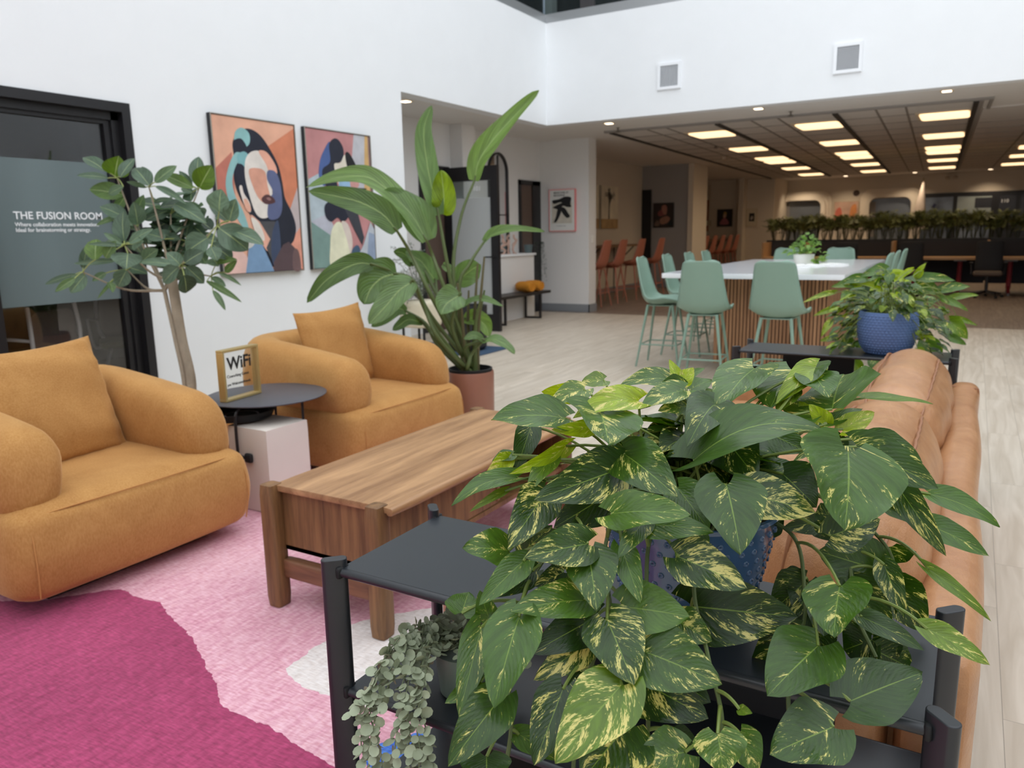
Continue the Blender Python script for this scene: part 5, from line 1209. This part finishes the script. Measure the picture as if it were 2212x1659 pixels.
# shaded inner leaves
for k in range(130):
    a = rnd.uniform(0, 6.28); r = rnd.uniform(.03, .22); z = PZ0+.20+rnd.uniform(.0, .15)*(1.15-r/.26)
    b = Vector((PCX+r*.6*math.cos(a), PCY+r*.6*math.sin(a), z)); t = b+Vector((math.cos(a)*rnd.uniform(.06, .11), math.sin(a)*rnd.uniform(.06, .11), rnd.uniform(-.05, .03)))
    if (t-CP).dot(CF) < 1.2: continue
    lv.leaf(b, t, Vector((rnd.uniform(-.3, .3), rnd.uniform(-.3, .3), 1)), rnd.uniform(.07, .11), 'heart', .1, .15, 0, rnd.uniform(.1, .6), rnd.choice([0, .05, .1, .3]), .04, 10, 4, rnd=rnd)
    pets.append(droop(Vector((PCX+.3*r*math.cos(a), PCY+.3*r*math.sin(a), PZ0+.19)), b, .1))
for k in range(40):
    q = rnd.choice(vp); t = q+Vector((rnd.uniform(-.07, .07), rnd.uniform(.0, .06), rnd.uniform(-.09, -.03))); b = q+Vector((0, .02, 0))
    if b.y < 1.1 or PCX-.2 < b.x < PCX+.2: continue
    lv.leaf(b, t, facing(b, t, 0), .08, 'heart', .1, .15, 0, .4, rnd.uniform(0, .1), .04, 10, 4, rnd=rnd)
lv.finish('foliage', POT_L, pl)
st_ = MB()
for p in pets:
    k = len(p); st_.tube(p, [.0030-.0008*i/k for i in range(k)], 6)
so = st_.build('petioles', STEM, pl); so['kind'] = 'stuff'

# ================================================================ GREY-GREEN TRAILING PLANT ON THE MIDDLE SHELF
tp = thing('trailing_plant', 'grey-green trailing plant with small round leaves in a sage pot on the middle shelf', 'plant', (0, 0, 0))
tc_ = PZ(1000, 1402, .555); tz = .4640
MB().lathe([(.046, tz), (.05, tz+.003), (.060, tz+.095), (.056, tz+.095), (.053, tz+.08), (0, tz+.078)], tc_.x, tc_.y, 40).build('pot', mat('sage_pot', (104, 118, 108), .35), tp)
td = (tc_-CP).dot(CF)
SG = [[(985,1385,0),(930,1350,-.01),(880,1370,-.04),(835,1420,-.08),(800,1480,-.11),(772,1520,-.13),(752,1545,-.13)], [(985,1385,0),(920,1365,-.02),(870,1420,-.08),(835,1490,-.12),(805,1570,-.14),(795,1680,-.14)],
 [(985,1390,0),(930,1375,-.03),(895,1430,-.09),(872,1520,-.13),(855,1600,-.14),(850,1700,-.14)], [(990,1390,0),(940,1385,-.03),(922,1440,-.1),(910,1500,-.14),(900,1570,-.15),(925,1700,-.15)],
 [(985,1388,0),(915,1380,-.02),(885,1440,-.09),(865,1500,-.12),(882,1590,-.14),(885,1700,-.14)], [(980,1385,0),(900,1350,-.01),(845,1400,-.07),(815,1460,-.11),(800,1540,-.13),(825,1640,-.13),(815,1700,-.13)],
 [(985,1388,0),(935,1370,-.04),(905,1470,-.12),(880,1560,-.15),(905,1640,-.15),(895,1700,-.15)], [(990,1388,0),(925,1400,-.05),(900,1500,-.13),(925,1590,-.15),(935,1690,-.15)],
 [(1010,1390,0),(1070,1375,.01),(1110,1400,0),(1128,1440,-.01)], [(985,1385,0),(900,1375,-.04),(840,1450,-.1),(790,1530,-.13),(780,1600,-.13),(790,1650,-.13)]]
gl = MB(); gs = MB(); rnd = random.Random(5)
def roundleaf(mb, c, d, n, r, rx=.85):
    d = d.normalized(); n = (n-d*n.dot(d)); n = n.normalized() if n.length > .01 else d.orthogonal().normalized(); s_ = d.cross(n); vs = [c+d*r+n*(-.12*r)]
    for k in range(9):
        a = 2*PI*k/9+PI; vs.append(c+d*(r+r*math.cos(a))+s_*(r*rx*math.sin(a))+n*(.14*r))
    mb.add(vs, [(0, 1+k, 1+(k+1) % 9) for k in range(9)])
for S in SG:
    pts = spline([P(x, y, td+dd) for x, y, dd in S], 10); gs.tube(pts, .0016, 5)
    L_ = 0
    for i in range(1, len(pts)):
        L_ += (pts[i]-pts[i-1]).length
        if L_ > .0125:
            L_ = 0; tn = (pts[i]-pts[i-1]).normalized(); a0 = rnd.uniform(0, 6.28)
            for q in range(2):
                a = a0+PI*q; o_ = tn.orthogonal().normalized(); o2_ = tn.cross(o_); d = o_*math.cos(a)+o2_*math.sin(a)+tn*.35+Vector((0, 0, -.15))
                roundleaf(gl, pts[i], d, Vector((rnd.uniform(-.5, .5), rnd.uniform(-.9, .1), rnd.uniform(.2, 1))), rnd.uniform(.0085, .0135))
for k in range(150):
    a = rnd.uniform(0, 6.28); r = rnd.uniform(0, .07); c = Vector((tc_.x+r*math.cos(a)-.01, tc_.y+r*math.sin(a), tz+.10+rnd.uniform(0, .06)*(1.3-r/.07)))
    roundleaf(gl, c, Vector((math.cos(a), math.sin(a), rnd.uniform(-.2, .9))), Vector((rnd.uniform(-.4, .4), rnd.uniform(-.8, .2), 1)), rnd.uniform(.008, .0125))
for k in range(14):
    a = 2*PI*k/14; gs.tube([Vector((tc_.x, tc_.y, tz+.08)), Vector((tc_.x+.03*math.cos(a), tc_.y+.03*math.sin(a), tz+.12))], .0018, 5)
gl.build('foliage', mat('grey_green_leaf', (164, 172, 144), .5, noise=(30, .12)), tp); gs.build('stems', mat('grey_green_stem', (124, 134, 104), .6), tp)

# ================================================================ FAR VARIEGATED PLANT IN THE WOVEN BLUE POT
fp = thing('potted_pothos', 'bushy variegated plant in a round woven blue pot on the shelving unit beyond the sofa', 'plant', (0, 0, 0))
fx, fy, fz = -.375, 4.665, .7195
wm = mat('woven_blue_pot', (84, 112, 162), .5)
prof = [(.095, 0), (.105, .004), (.135, .05), (.150, .11), (.152, .16), (.146, .215), (.142, .232), (.136, .232), (.138, .20), (0, .195)]
MB().lathe([(r, fz+z) for r, z in prof], fx, fy, 56).build('pot', wm, fp)
wv = MB()
for row in range(15):
    z = .014+row*.0143; q = [(.105, .004), (.135, .05), (.150, .11), (.152, .16), (.146, .215), (.142, .232)]; r = .14
    for i in range(len(q)-1):
        if q[i][1] <= z <= q[i+1][1]: r = q[i][0]+(q[i+1][0]-q[i][0])*(z-q[i][1])/(q[i+1][1]-q[i][1])
    n = 46
    for k in range(n):
        a = 2*PI*(k+.5*(row % 2))/n; c = Vector((fx+r*math.cos(a), fy+r*math.sin(a), fz+z)); t_ = Vector((-math.sin(a), math.cos(a), 0)); o_ = Vector((math.cos(a), math.sin(a), 0)); w_ = r*2*PI/n*.46; h = .0062
        wv.add([c-t_*w_, c+Vector((0, 0, -h)), c+t_*w_, c+Vector((0, 0, h)), c+o_*.0035], [(0, 1, 4), (1, 2, 4), (2, 3, 4), (3, 0, 4)])
wv.build('woven_relief', wm, fp, smooth=False)
MB().lathe([(0, fz+.212), (.137, fz+.205)], fx, fy, 30, False).build('soil', SOIL, fp)
lv = Leaves(); st_ = MB(); rnd = random.Random(21)
FC = (1700, 560, 4.809)
FLV = [(820,200,500,270,110,.2,.4),(1030,110,760,190,130,.3,.4),(1160,160,1010,200,60,.3,.95),(1300,110,1150,200,60,.4,1),(1340,190,1450,35,70,.1,.8),(1400,120,1350,200,90,.3,.9),(1000,310,580,280,110,.1,.85),(1210,200,880,260,190,.05,.9),
 (1360,200,1750,225,110,.3,.4),(1600,320,1905,285,110,.35,.35),(1350,260,1600,360,170,.4,.35),(1690,410,1995,375,70,.3,.5),(1600,410,1885,540,80,.2,.45),(1310,480,1490,655,180,.25,.3),(1250,500,1235,745,200,.15,.15),(480,350,160,455,60,.5,.6),(490,510,270,590,60,.4,.6),
 (700,270,450,290,90,.3,.45),(640,340,560,420,80,.5,.4),(450,650,355,805,70,.4,.7),(760,650,580,740,90,.8,.4),(730,740,600,830,100,.9,.45),(500,810,340,850,60,.6,.6),(1440,640,1260,800,150,.2,.1),(1430,860,1585,1080,210,.45,.35),(810,540,860,710,90,.2,.6),
 (1690,640,1880,830,150,.2,.5),(1770,610,1980,690,50,.2,.5),(1680,800,1865,890,80,.1,.4),(760,860,750,965,90,.3,.4),(600,820,700,940,110,.5,.3),(860,330,700,460,150,.1,.05),(1250,330,1080,420,130,.2,.25),(1120,420,1300,500,120,.1,.2),(900,470,720,620,120,.1,.2),(1550,420,1480,500,110,.2,.3),(1650,520,1620,590,70,.5,.5),
 (600,1030,575,1160,70,.3,.6),(700,1060,800,1240,110,.2,.5),(900,1040,1040,1240,150,.2,.3),(650,1050,570,1100,70,.1,.6)]
cen = Vector((fx, fy, fz+.21))
for (bx, by, tx, ty, wd, var, tone) in FLV:
    px = FC[0]+(bx+tx)/2/FC[2]; side = (px-1920)/170; dd = 4.62-.10*(1-abs(side))*rnd.uniform(.2, 1)+(.0 if by < 700 else -.04)+(.32 if by > 1000 else 0)
    b = P(FC[0]+bx/FC[2], FC[1]+by/FC[2], dd+rnd.uniform(-.03, .03)); t = P(FC[0]+tx/FC[2], FC[1]+ty/FC[2], dd+rnd.uniform(-.08, .04))
    lv.leaf(b, t, facing(b, t, 30 if by < 500 else 10), wd/FC[2]/FPX*dd*1.2, 'heart', .15, .15, 0, var, tone, .05, 10, 4, rnd=rnd); st_.tube(droop(cen+Vector((rnd.uniform(-.08, .08), rnd.uniform(-.08, .08), 0)), b, .2 if by < 500 else .5), .0025, 5)
for k in range(150):
    a = rnd.uniform(0, 6.28); up = rnd.random(); r = rnd.uniform(.04, .27); z = fz+.24+rnd.uniform(0, .22)*(1.1-r/.30)
    if k > 70: a = rnd.choice([0, PI])+rnd.uniform(-.75, .75); r = rnd.uniform(.17, .29); z = fz+.03+rnd.uniform(0, .22)
    b = cen+Vector((r*math.cos(a)*.95, r*math.sin(a)*.85, 0)); b.z = z; d = Vector((math.cos(a), math.sin(a), rnd.uniform(-1.2, -.1))).normalized()*rnd.uniform(.05, .085); t = b+d
    if b.y < 4.50 and b.z < .95 and abs(b.x-fx) < .13: continue
    lv.leaf(b, t, Vector((math.cos(a)*.8, math.sin(a)*.8-.3, 1)), rnd.uniform(.042, .062), 'heart', .15, .15, 0, rnd.uniform(.0, .6), rnd.choice([0, .1, .2, .35, .8]), .05, 8, 3, rnd=rnd)
    if k % 2: st_.tube(droop(cen+Vector((.05*math.cos(a), .05*math.sin(a), 0)), b, .45), .002, 5)
lv.finish('foliage', POT_L, fp); st_.build('stems', STEM, fp)
sp_ = thing('potted_plant', 'small dark leafy plant in a black pot on the lower shelf beyond the sofa', 'plant', (-.98, 4.66, .4495))
MB().lathe([(.05, 0), (.065, .10), (.058, .10), (0, .095)], n=24).build('pot', BLKM, sp_)
lv = Leaves()
for k in range(16):
    a = rnd.uniform(0, 6.28); b = Vector((.02*math.cos(a), .02*math.sin(a), .11)); t = Vector((.09*math.cos(a), .09*math.sin(a), .11+rnd.uniform(.0, .10))); lv.leaf(b, t, (0, 0, 1), .05, 'heart', .2, .1, 0, .1, .05, .04, 8, 3, rnd=rnd)
lv.finish('foliage', POT_L, sp_)

# ================================================================ FICUS TREE
ft = thing('ficus_tree', 'ficus tree with broad blue-green leaves and pale twin trunk behind the armchairs', 'plant', (0, 0, 0))
HC = (90, 320, 4.484)
def H(x, y, d): return P(HC[0]+x/HC[2], HC[1]+y/HC[2], d)
FD = 5.0
clus = [(730,290,5.0),(1040,380,4.95),(1520,400,5.05),(800,940,4.85),(400,1200,4.9),(1350,1140,4.85),(1700,750,4.95),(1640,1240,5.1),(930,760,5.1),(1400,900,5.05),(830,1180,5.0),(1250,640,5.1)]
FLL = [(620,220,400,90,110,.2),(710,265,745,75,195,.95),(640,290,340,265,62,.25),(760,280,900,100,95,.2),(790,450,460,400,150,.85),(790,370,650,450,72,.5),(800,480,720,600,80,.75),(1040,360,900,190,135,.22),(1060,340,970,180,75,.2),(1100,330,1310,170,90,.6),(1010,380,820,325,42,.5),
 (1465,385,1170,255,95,.9),(1455,365,1330,220,62,.2),(1500,345,1520,80,125,.22),(1530,385,1650,165,180,.95),(1460,430,1350,390,72,.3),(1110,370,1400,540,62,.4),(1290,545,1600,730,135,.3),(1720,612,1740,395,185,.42),(1810,712,1620,550,75,.15),(1820,702,1880,490,125,.3),(1720,775,2000,990,225,.28),(1850,800,2155,940,135,.3),
 (1605,870,1400,1010,190,.32),(1650,930,1850,1085,155,.15),(1700,1110,1895,1080,65,.85),(980,1090,1130,980,115,.55),(800,900,790,610,155,.2),(850,920,1080,780,75,.4),(780,930,600,820,52,.5),(770,945,450,930,38,.25),(520,1080,530,880,145,.95),(400,1160,450,930,75,.2),(835,1020,820,1172,215,.28),(720,1090,310,1120,52,.3),
 (620,1060,720,900,95,.8),(820,1185,740,1345,130,.32),(330,1222,30,1322,52,.2),(420,1232,280,1402,125,.4),(320,1262,130,1392,62,.75),(1300,1130,930,1105,75,.4),(1340,1130,1210,1010,115,.3),(1330,1150,1180,1305,135,.3),(1380,1165,1390,1312,125,.25),(1380,1232,1400,1402,155,.05),(1400,1150,1575,1310,115,.2),(1390,1110,1570,1000,125,.1),
 (980,640,1250,600,95,.3),(1250,700,1070,800,145,0),(1190,880,1020,830,125,.3),(1200,860,1350,890,85,.2),(1400,850,1450,670,95,.2),(1270,590,1000,700,105,.3),(900,685,990,450,95,.65),(930,740,890,520,135,.3),(1600,1290,1940,1495,55,.75),(1660,1380,1780,1572,52,.6),(1700,1200,1935,1332,42,.6),(1650,1250,1785,1345,60,.5),
 (700,1280,540,1462,28,.8),(1090,520,1275,490,42,.2),(1400,540,1550,590,65,.5),(660,1300,690,1400,60,.7),(1780,1200,1895,1085,60,.8),(620,1210,490,1290,60,.6),(770,660,525,750,52,.75),(860,500,1000,400,0,.5),(1470,760,1590,860,90,.05),(1330,1000,1420,1100,90,.4),(880,930,990,900,110,.4),(1640,960,1700,1090,120,.4)]
lv = Leaves(); st_ = MB(); rnd = random.Random(17); cp_ = [(c, H(*c)) for c in clus]
for (bx, by, tx, ty, wd, tone) in FLL:
    if wd == 0: continue
    c = min(clus, key=lambda q: math.hypot(q[0]-bx, q[1]-by)); dd = c[2]+rnd.uniform(-.12, .08); b = H(bx, by, dd); t = H(tx, ty, dd+rnd.uniform(-.1, .1))
    lv.leaf(b, t, facing(b, t, rnd.uniform(5, 35)), wd/HC[2]/FPX*5*1.25, 'ellipse', .1, .14, 0, 0, tone, .02, 12, 4, rnd=rnd); st_.tube(droop(H(*c), b, .1, 5), .0035, 5)
for k in range(95):
    c = rnd.choice(clus[3:]); x = rnd.gauss(1230, 260); y = rnd.gauss(880, 210)
    if not (650 < x < 1750 and 480 < y < 1250): continue
    dd = 5.1+rnd.uniform(-.05, .25); b = H(x, y, dd); a = rnd.uniform(0, 6.28); t = b+Vector((math.cos(a), math.sin(a)*.8, rnd.uniform(-.5, .5))).normalized()*.17
    lv.leaf(b, t, Vector((rnd.uniform(-.5, .5), rnd.uniform(-1, 0), 1)), 0.115, 'ellipse', .1, .14, 0, 0, rnd.choice([0, .1, .2, .3, .5]), .02, 10, 4, rnd=rnd)
lv.finish('foliage', FIC_L, ft); st_.build('petioles', mat('pale_green_petiole', (160, 170, 100), .5), ft)['kind'] = 'stuff'
fk_ = H(1190, 1380, 5.0)
for j, c in enumerate(clus):
    e_ = H(*c); s0 = fk_ if j % 2 == 0 else H(1265, 1290, 5.0); md = (s0+e_)/2+Vector((0, 0, -.05 if c[0] < 900 else .03)); MB().tube(spline([s0, md, e_], 6), [.010-.006*i/12 for i in range(13)], 7).build('branch', BARK, ft)
gb_ = Vector((-4.30, 3.13, .20))
MB().tube(spline([gb_, P(413, 830, 5.0), P(392, 730, 5.0), H(1265, 1290, 5.0)], 8), .033, 10).build('trunk', BARK, ft)
MB().tube(spline([gb_+Vector((-.03, 0, 0)), P(398, 830, 4.98), P(378, 730, 4.98), fk_], 8), .013, 8).build('trunk', BARK, ft)
MB().lathe([(.12, .002), (.14, .01), (.165, .28), (.15, .28), (.145, .24), (0, .23)], -4.30, 3.13, 36).build('pot', mat('grey_tree_pot', (96, 98, 100), .5), ft)

# ================================================================ BIRD OF PARADISE
bo = thing('bird_of_paradise', 'tall bird of paradise plant in a terracotta pot beyond the farther armchair', 'plant', (0, 0, 0))
PBX, PBY = -3.11, 4.66
MB().lathe([(.135, .002), (.15, .015), (.168, .05), (.172, .41), (.168, .425), (.16, .425), (.158, .37), (0, .365)], PBX, PBY, 48).build('pot', mat('terracotta_glaze', (146, 98, 80), .4, noise=(5, .05)), bo)
MB().lathe([(.157, .42), (.16, .445), (.15, .447), (.147, .40)], PBX, PBY, 48, False).build('inner_liner', BLKM, bo)
MB().lathe([(0, .40), (.15, .395)], PBX, PBY, 30, False).build('soil', SOIL, bo)
EC = (640, 170, 3.95); FC2 = (640, 480, 3.95)
BL = [ # crop, midrib points, width px, tilt, tone, depth offset, fold, petiole via point
 ('E', [(1215,1165),(1150,900),(1105,650),(1090,430),(1155,225)], 165, 0, .35, -.1, .12, [(1300,1640)]),
 ('E', [(1235,1150),(1260,1060),(1250,900),(1235,780)], 190, 0, 1, -.08, .1, []),
 ('E', [(1520,870),(1560,700),(1680,520),(1850,330),(2070,100)], 175, 25, .55, 0, .25, [(1400,1200),(1340,1700)]),
 ('E', [(1115,1385),(990,1170),(860,1030),(720,900),(560,830),(320,850),(85,925)], 190, 35, .5, -.2, .15, [(1160,1500),(1250,1750)]),
 ('E', [(1125,1380),(1040,1200),(900,1060),(740,960)], 260, 20, .38, -.15, .1, []),
 ('E', [(860,1300),(740,1160),(560,1060),(380,1010),(100,960)], 210, 15, .15, -.3, .12, [(980,1500),(1150,1850)]),
 ('E', [(1600,1395),(1690,1325),(1850,1290),(2120,1305)], 95, 40, .45, .1, .3, [(1480,1580),(1390,1800)]),
 ('F', [(660,362),(540,350),(400,400),(240,510),(90,690)], 165, 10, .1, -.3, .1, [(860,440),(1010,560),(1180,900)]),
 ('F', [(860,440),(740,470),(640,560),(580,700)], 300, 0, .2, -.2, .1, [(1000,500),(1150,800)]),
 ('F', [(1000,505),(880,580),(760,720),(620,870)], 215, 20, .38, -.35, .1, [(1090,720),(1220,1000)]),
 ('F', [(1190,505),(1130,420),(1060,330),(930,250)], 175, 15, .38, .1, .1, [(1230,700)]),
 ('F', [(1400,620),(1330,660),(1270,710),(1235,790)], 220, 10, .4, -.25, .2, [(1330,900)]),
 ('F', [(1370,520),(1450,440),(1520,390),(1575,360)], 200, 0, .45, .15, .1, [(1300,760)]),
 ('F', [(1250,360),(1310,400),(1360,440)], 70, 0, .45, .18, .1, []),
 ('F', [(1410,725),(1500,672),(1620,662),(1770,722)], 75, 45, .4, .0, .2, [(1370,900)]),
 ('F', [(1430,830),(1530,820),(1610,880),(1645,975)], 150, 20, .6, .1, .15, [(1400,950)]),
 ('F', [(1590,1020),(1690,1000),(1790,1050),(1865,1122)], 100, 45, .38, -.1, .1, [(1500,1120),(1460,1250)]),
 ('F', [(1600,1010),(1520,965),(1430,1000)], 75, 30, .38, -.1, .1, [(1440,1080)]),
 ('F', [(1080,860),(960,830),(880,880),(820,920)], 90, 10, .1, .1, .1, [(1200,1000)]),
 ('F', [(940,760),(860,740),(740,830),(640,890)], 110, 10, .15, .12, .1, [(1100,860),(1210,1050)]),
 ('E', [(990,1590),(930,1500),(830,1470)], 110, 10, .15, .1, .1, [(1100,1650)]),
]
lv = Leaves(); rnd = random.Random(2); D0 = 5.60
for (c, pts, wd, tilt, tone, do, fold, pet) in BL:
    ox, oy, s_ = EC if c == 'E' else FC2
    w3 = [P(ox+x/s_, oy+y/s_, D0+do-.10*i/(len(pts)-1)) for i, (x, y) in enumerate(pts)]; sp3 = spline(w3, 8)
    lv.leaf(sp3[0], sp3[-1], facing(sp3[0], sp3[-1], tilt), wd/s_/FPX*D0*1.08, 'strap', 0, fold, 0, 0, tone, .06, 26, 5, mid=sp3, rnd=rnd)
    if pet:
        pp_ = [sp3[2], sp3[0]]+[P(ox+x/s_, oy+y/s_, D0+do*.6) for x, y in pet]+[Vector((PBX+rnd.uniform(-.05, .05), PBY+rnd.uniform(-.05, .05), .40))]
        q = spline(pp_, 8); MB().tube(q, [.006+.012*i/len(q) for i in range(len(q))], 8).build('stalk', STEMD, bo)
    else: MB().tube(sp3[:6], .005, 6).build('stalk', STEMD, bo)
lv.finish('foliage', BOP_L, bo)
for k in range(9):
    a = rnd.uniform(0, 6.28); MB().tube(spline([Vector((PBX+.05*math.cos(a), PBY+.05*math.sin(a), .40)), Vector((PBX+.07*math.cos(a), PBY+.07*math.sin(a), .75)), Vector((PBX+.11*math.cos(a)+.02, PBY+.11*math.sin(a), 1.05+rnd.uniform(-.1, .2)))], 6), [.02-.013*i/12 for i in range(13)], 8).build('stalk', mat('brown_green_sheath', (92, 86, 54), .6) if k % 3 else STEMD, bo)

# ================================================================ WISPY SHRUB BY THE WALL EDGE
ws = thing('wispy_shrub', 'wispy fine leaved shrub in a cream planter beside the white wall end', 'plant', (-5.30, 6.72, 0))
MB().rbox((.10, .12, .56), (.36, .36, .30), (.06, .06, .04), 8).build('planter', mat('cream_planter', (214, 204, 180), .6), ws)
for x in (-.04, .24):
    for y in (-.02, .26): MB().tube([(x, y, 0), (x, y, .42)], .014, 8).build('leg', BLKM, ws)
g = MB(); tw = MB(); rnd = random.Random(6)
for k in range(34):
    a = rnd.uniform(0, 6.28); s0 = Vector((.10, .12, .70)); r = rnd.uniform(.1, .5); e_ = s0+Vector((r*math.cos(a)*.8-.10, r*math.sin(a)-.12, rnd.uniform(-.35, .72)*(1-r*.6)))
    pts = spline([s0, (s0+e_)/2+Vector((0, 0, .18)), e_], 9); tw.tube(pts, .0025, 4)
    for p in pts[4:]:
        for q in range(5):
            d = Vector((rnd.uniform(-1, 1), rnd.uniform(-1, 1), rnd.uniform(-.4, 1))).normalized(); tinyleaf(g, p+d*rnd.uniform(0, .035), rnd.uniform(0, 6.3), .030, .005, rnd.uniform(-.5, 1.2))
g.build('foliage', mat('fine_silver_leaf', (112, 124, 106), .6), ws, smooth=False); tw.build('twigs', mat('grey_twig', (104, 96, 84), .8), ws)

# ================================================================ TABLE PLANT, BOOKS, PALMS
vt = thing('potted_plant', 'bright green leafy plant in a small white pot on the communal table', 'plant', (-1.66, 9.35, 1.0005))
MB().lathe([(.07, 0), (.085, .01), (.10, .10), (.09, .10), (0, .09)], n=32).build('pot', mat('white_pot', (232, 230, 224), .4), vt)
lv = Leaves(); rnd = random.Random(4); VTL = leaf_mat('bright_green_leaf', (60, 84, 34), (104, 136, 70), (150, 176, 90), (170, 190, 120), None, .45, .3)
vt.scale = (1.15, 1.15, 1.15)
for k in range(130):
    a = rnd.uniform(0, 6.28); r = rnd.uniform(.02, .19); z = .10+rnd.uniform(0, .20)*(1.1-r/.22); z = z if math.cos(a) < .4 or r < .12 else z-rnd.uniform(.05, .16)
    b = Vector((r*math.cos(a)+.02, r*math.sin(a), max(.04, z))); t = b+Vector((math.cos(a)*.05, math.sin(a)*.05, rnd.uniform(-.05, .03))); lv.leaf(b, t, Vector((math.cos(a)*.6, math.sin(a)*.6-.3, 1)), .045, 'heart', .15, .1, 0, .1, rnd.choice([.4, .55, .7, .3]), .04, 6, 3, rnd=rnd)
lv.finish('foliage', VTL, vt)
PAP = mat('white_paper', (238, 238, 234), .7)
for i, (x, y, a, lb) in enumerate(((-1.93, 8.95, .1, 'open white booklet on the communal table left of the plant'), (-1.55, 9.0, .5, 'open white booklet on the communal table in front of the plant'), (-1.35, 9.25, .8, 'open white booklet on the communal table right of the plant'))):
    g = MB()
    for s_ in (-1, 1):
        rg = [(s_*.15*k/6, .010+.014*math.sin(PI*min(1, k/5))*(1-k/9)) for k in range(7)]
        g.add([(x_, y_, z_) for x_, z_ in rg for y_ in (-.1, .1)]+[(x_, y_, .0005) for x_, z_ in rg for y_ in (-.1, .1)], [(2*k, 2*k+1, 2*k+3, 2*k+2) for k in range(6)]+[(14+2*k, 14+2*k+2, 14+2*k+3, 14+2*k+1) for k in range(6)]+[(2*k, 2*k+2, 16+2*k, 14+2*k) for k in range(6)]+[(2*k+1, 15+2*k, 17+2*k, 2*k+3) for k in range(6)]+[(12, 13, 27, 26)])
    o = g.build('booklet', PAP, smooth=False); o.location = (x, y, 1.0005); o.rotation_euler = (0, 0, a); tag(o, lb, 'booklet', 'open booklets on the communal table')
PALM = mat('palm_frond', (92, 98, 48), .5); PALM2 = mat('palm_stem', (58, 60, 34), .6)
def palm(seed):
    r = random.Random(seed); t = thing('palm_plant', 'feathery green palm in the black planter behind the desks', 'plant', group='row of palms behind the desks'); g = MB(); s_ = MB()
    for k in range(19):
        a = r.uniform(0, 6.28); h = r.uniform(.24, .48); R = r.uniform(.12, .34); b = Vector((.03*math.cos(a), .03*math.sin(a), 0)); top = Vector((R*.5*math.cos(a), R*.35*math.sin(a), h)); e_ = Vector((R*math.cos(a), R*.6*math.sin(a), h-r.uniform(-.06, .10)))
        pts = spline([b, b*.4+top*.6+Vector((0, 0, .02)), top, e_], 5); s_.tube(pts, .004, 4)
        for i in range(6, len(pts)):
            tn = (pts[i]-pts[i-1]).normalized(); sd = tn.cross(Vector((0, 0, 1))).normalized() if abs(tn.z) < .98 else Vector((1, 0, 0))
            for q in (-1, 1):
                d = (tn*.7+sd*q+Vector((0, 0, r.uniform(-.15, .35)))).normalized()*r.uniform(.10, .15); wv_ = tn*.010
                g.add([pts[i], pts[i]+d*.5+wv_, pts[i]+d, pts[i]+d*.5-wv_], [(0, 1, 2, 3)])
    g.build('fronds', PALM, t, smooth=False); s_.build('stems', PALM2, t)
    return t
pm = [palm(k) for k in range(5)]
for k in range(40):
    x = -4.15+k*.158; y = 19.48+(.05 if k % 2 else -.05)
    if k < 5: pm[k].location = (x, y, 1.141); pm[k].rotation_euler = (0, 0, k)
    else: dup(pm[k % 5], (x, y, 1.141), k*1.3, sc=random.Random(k).uniform(.9, 1.22))
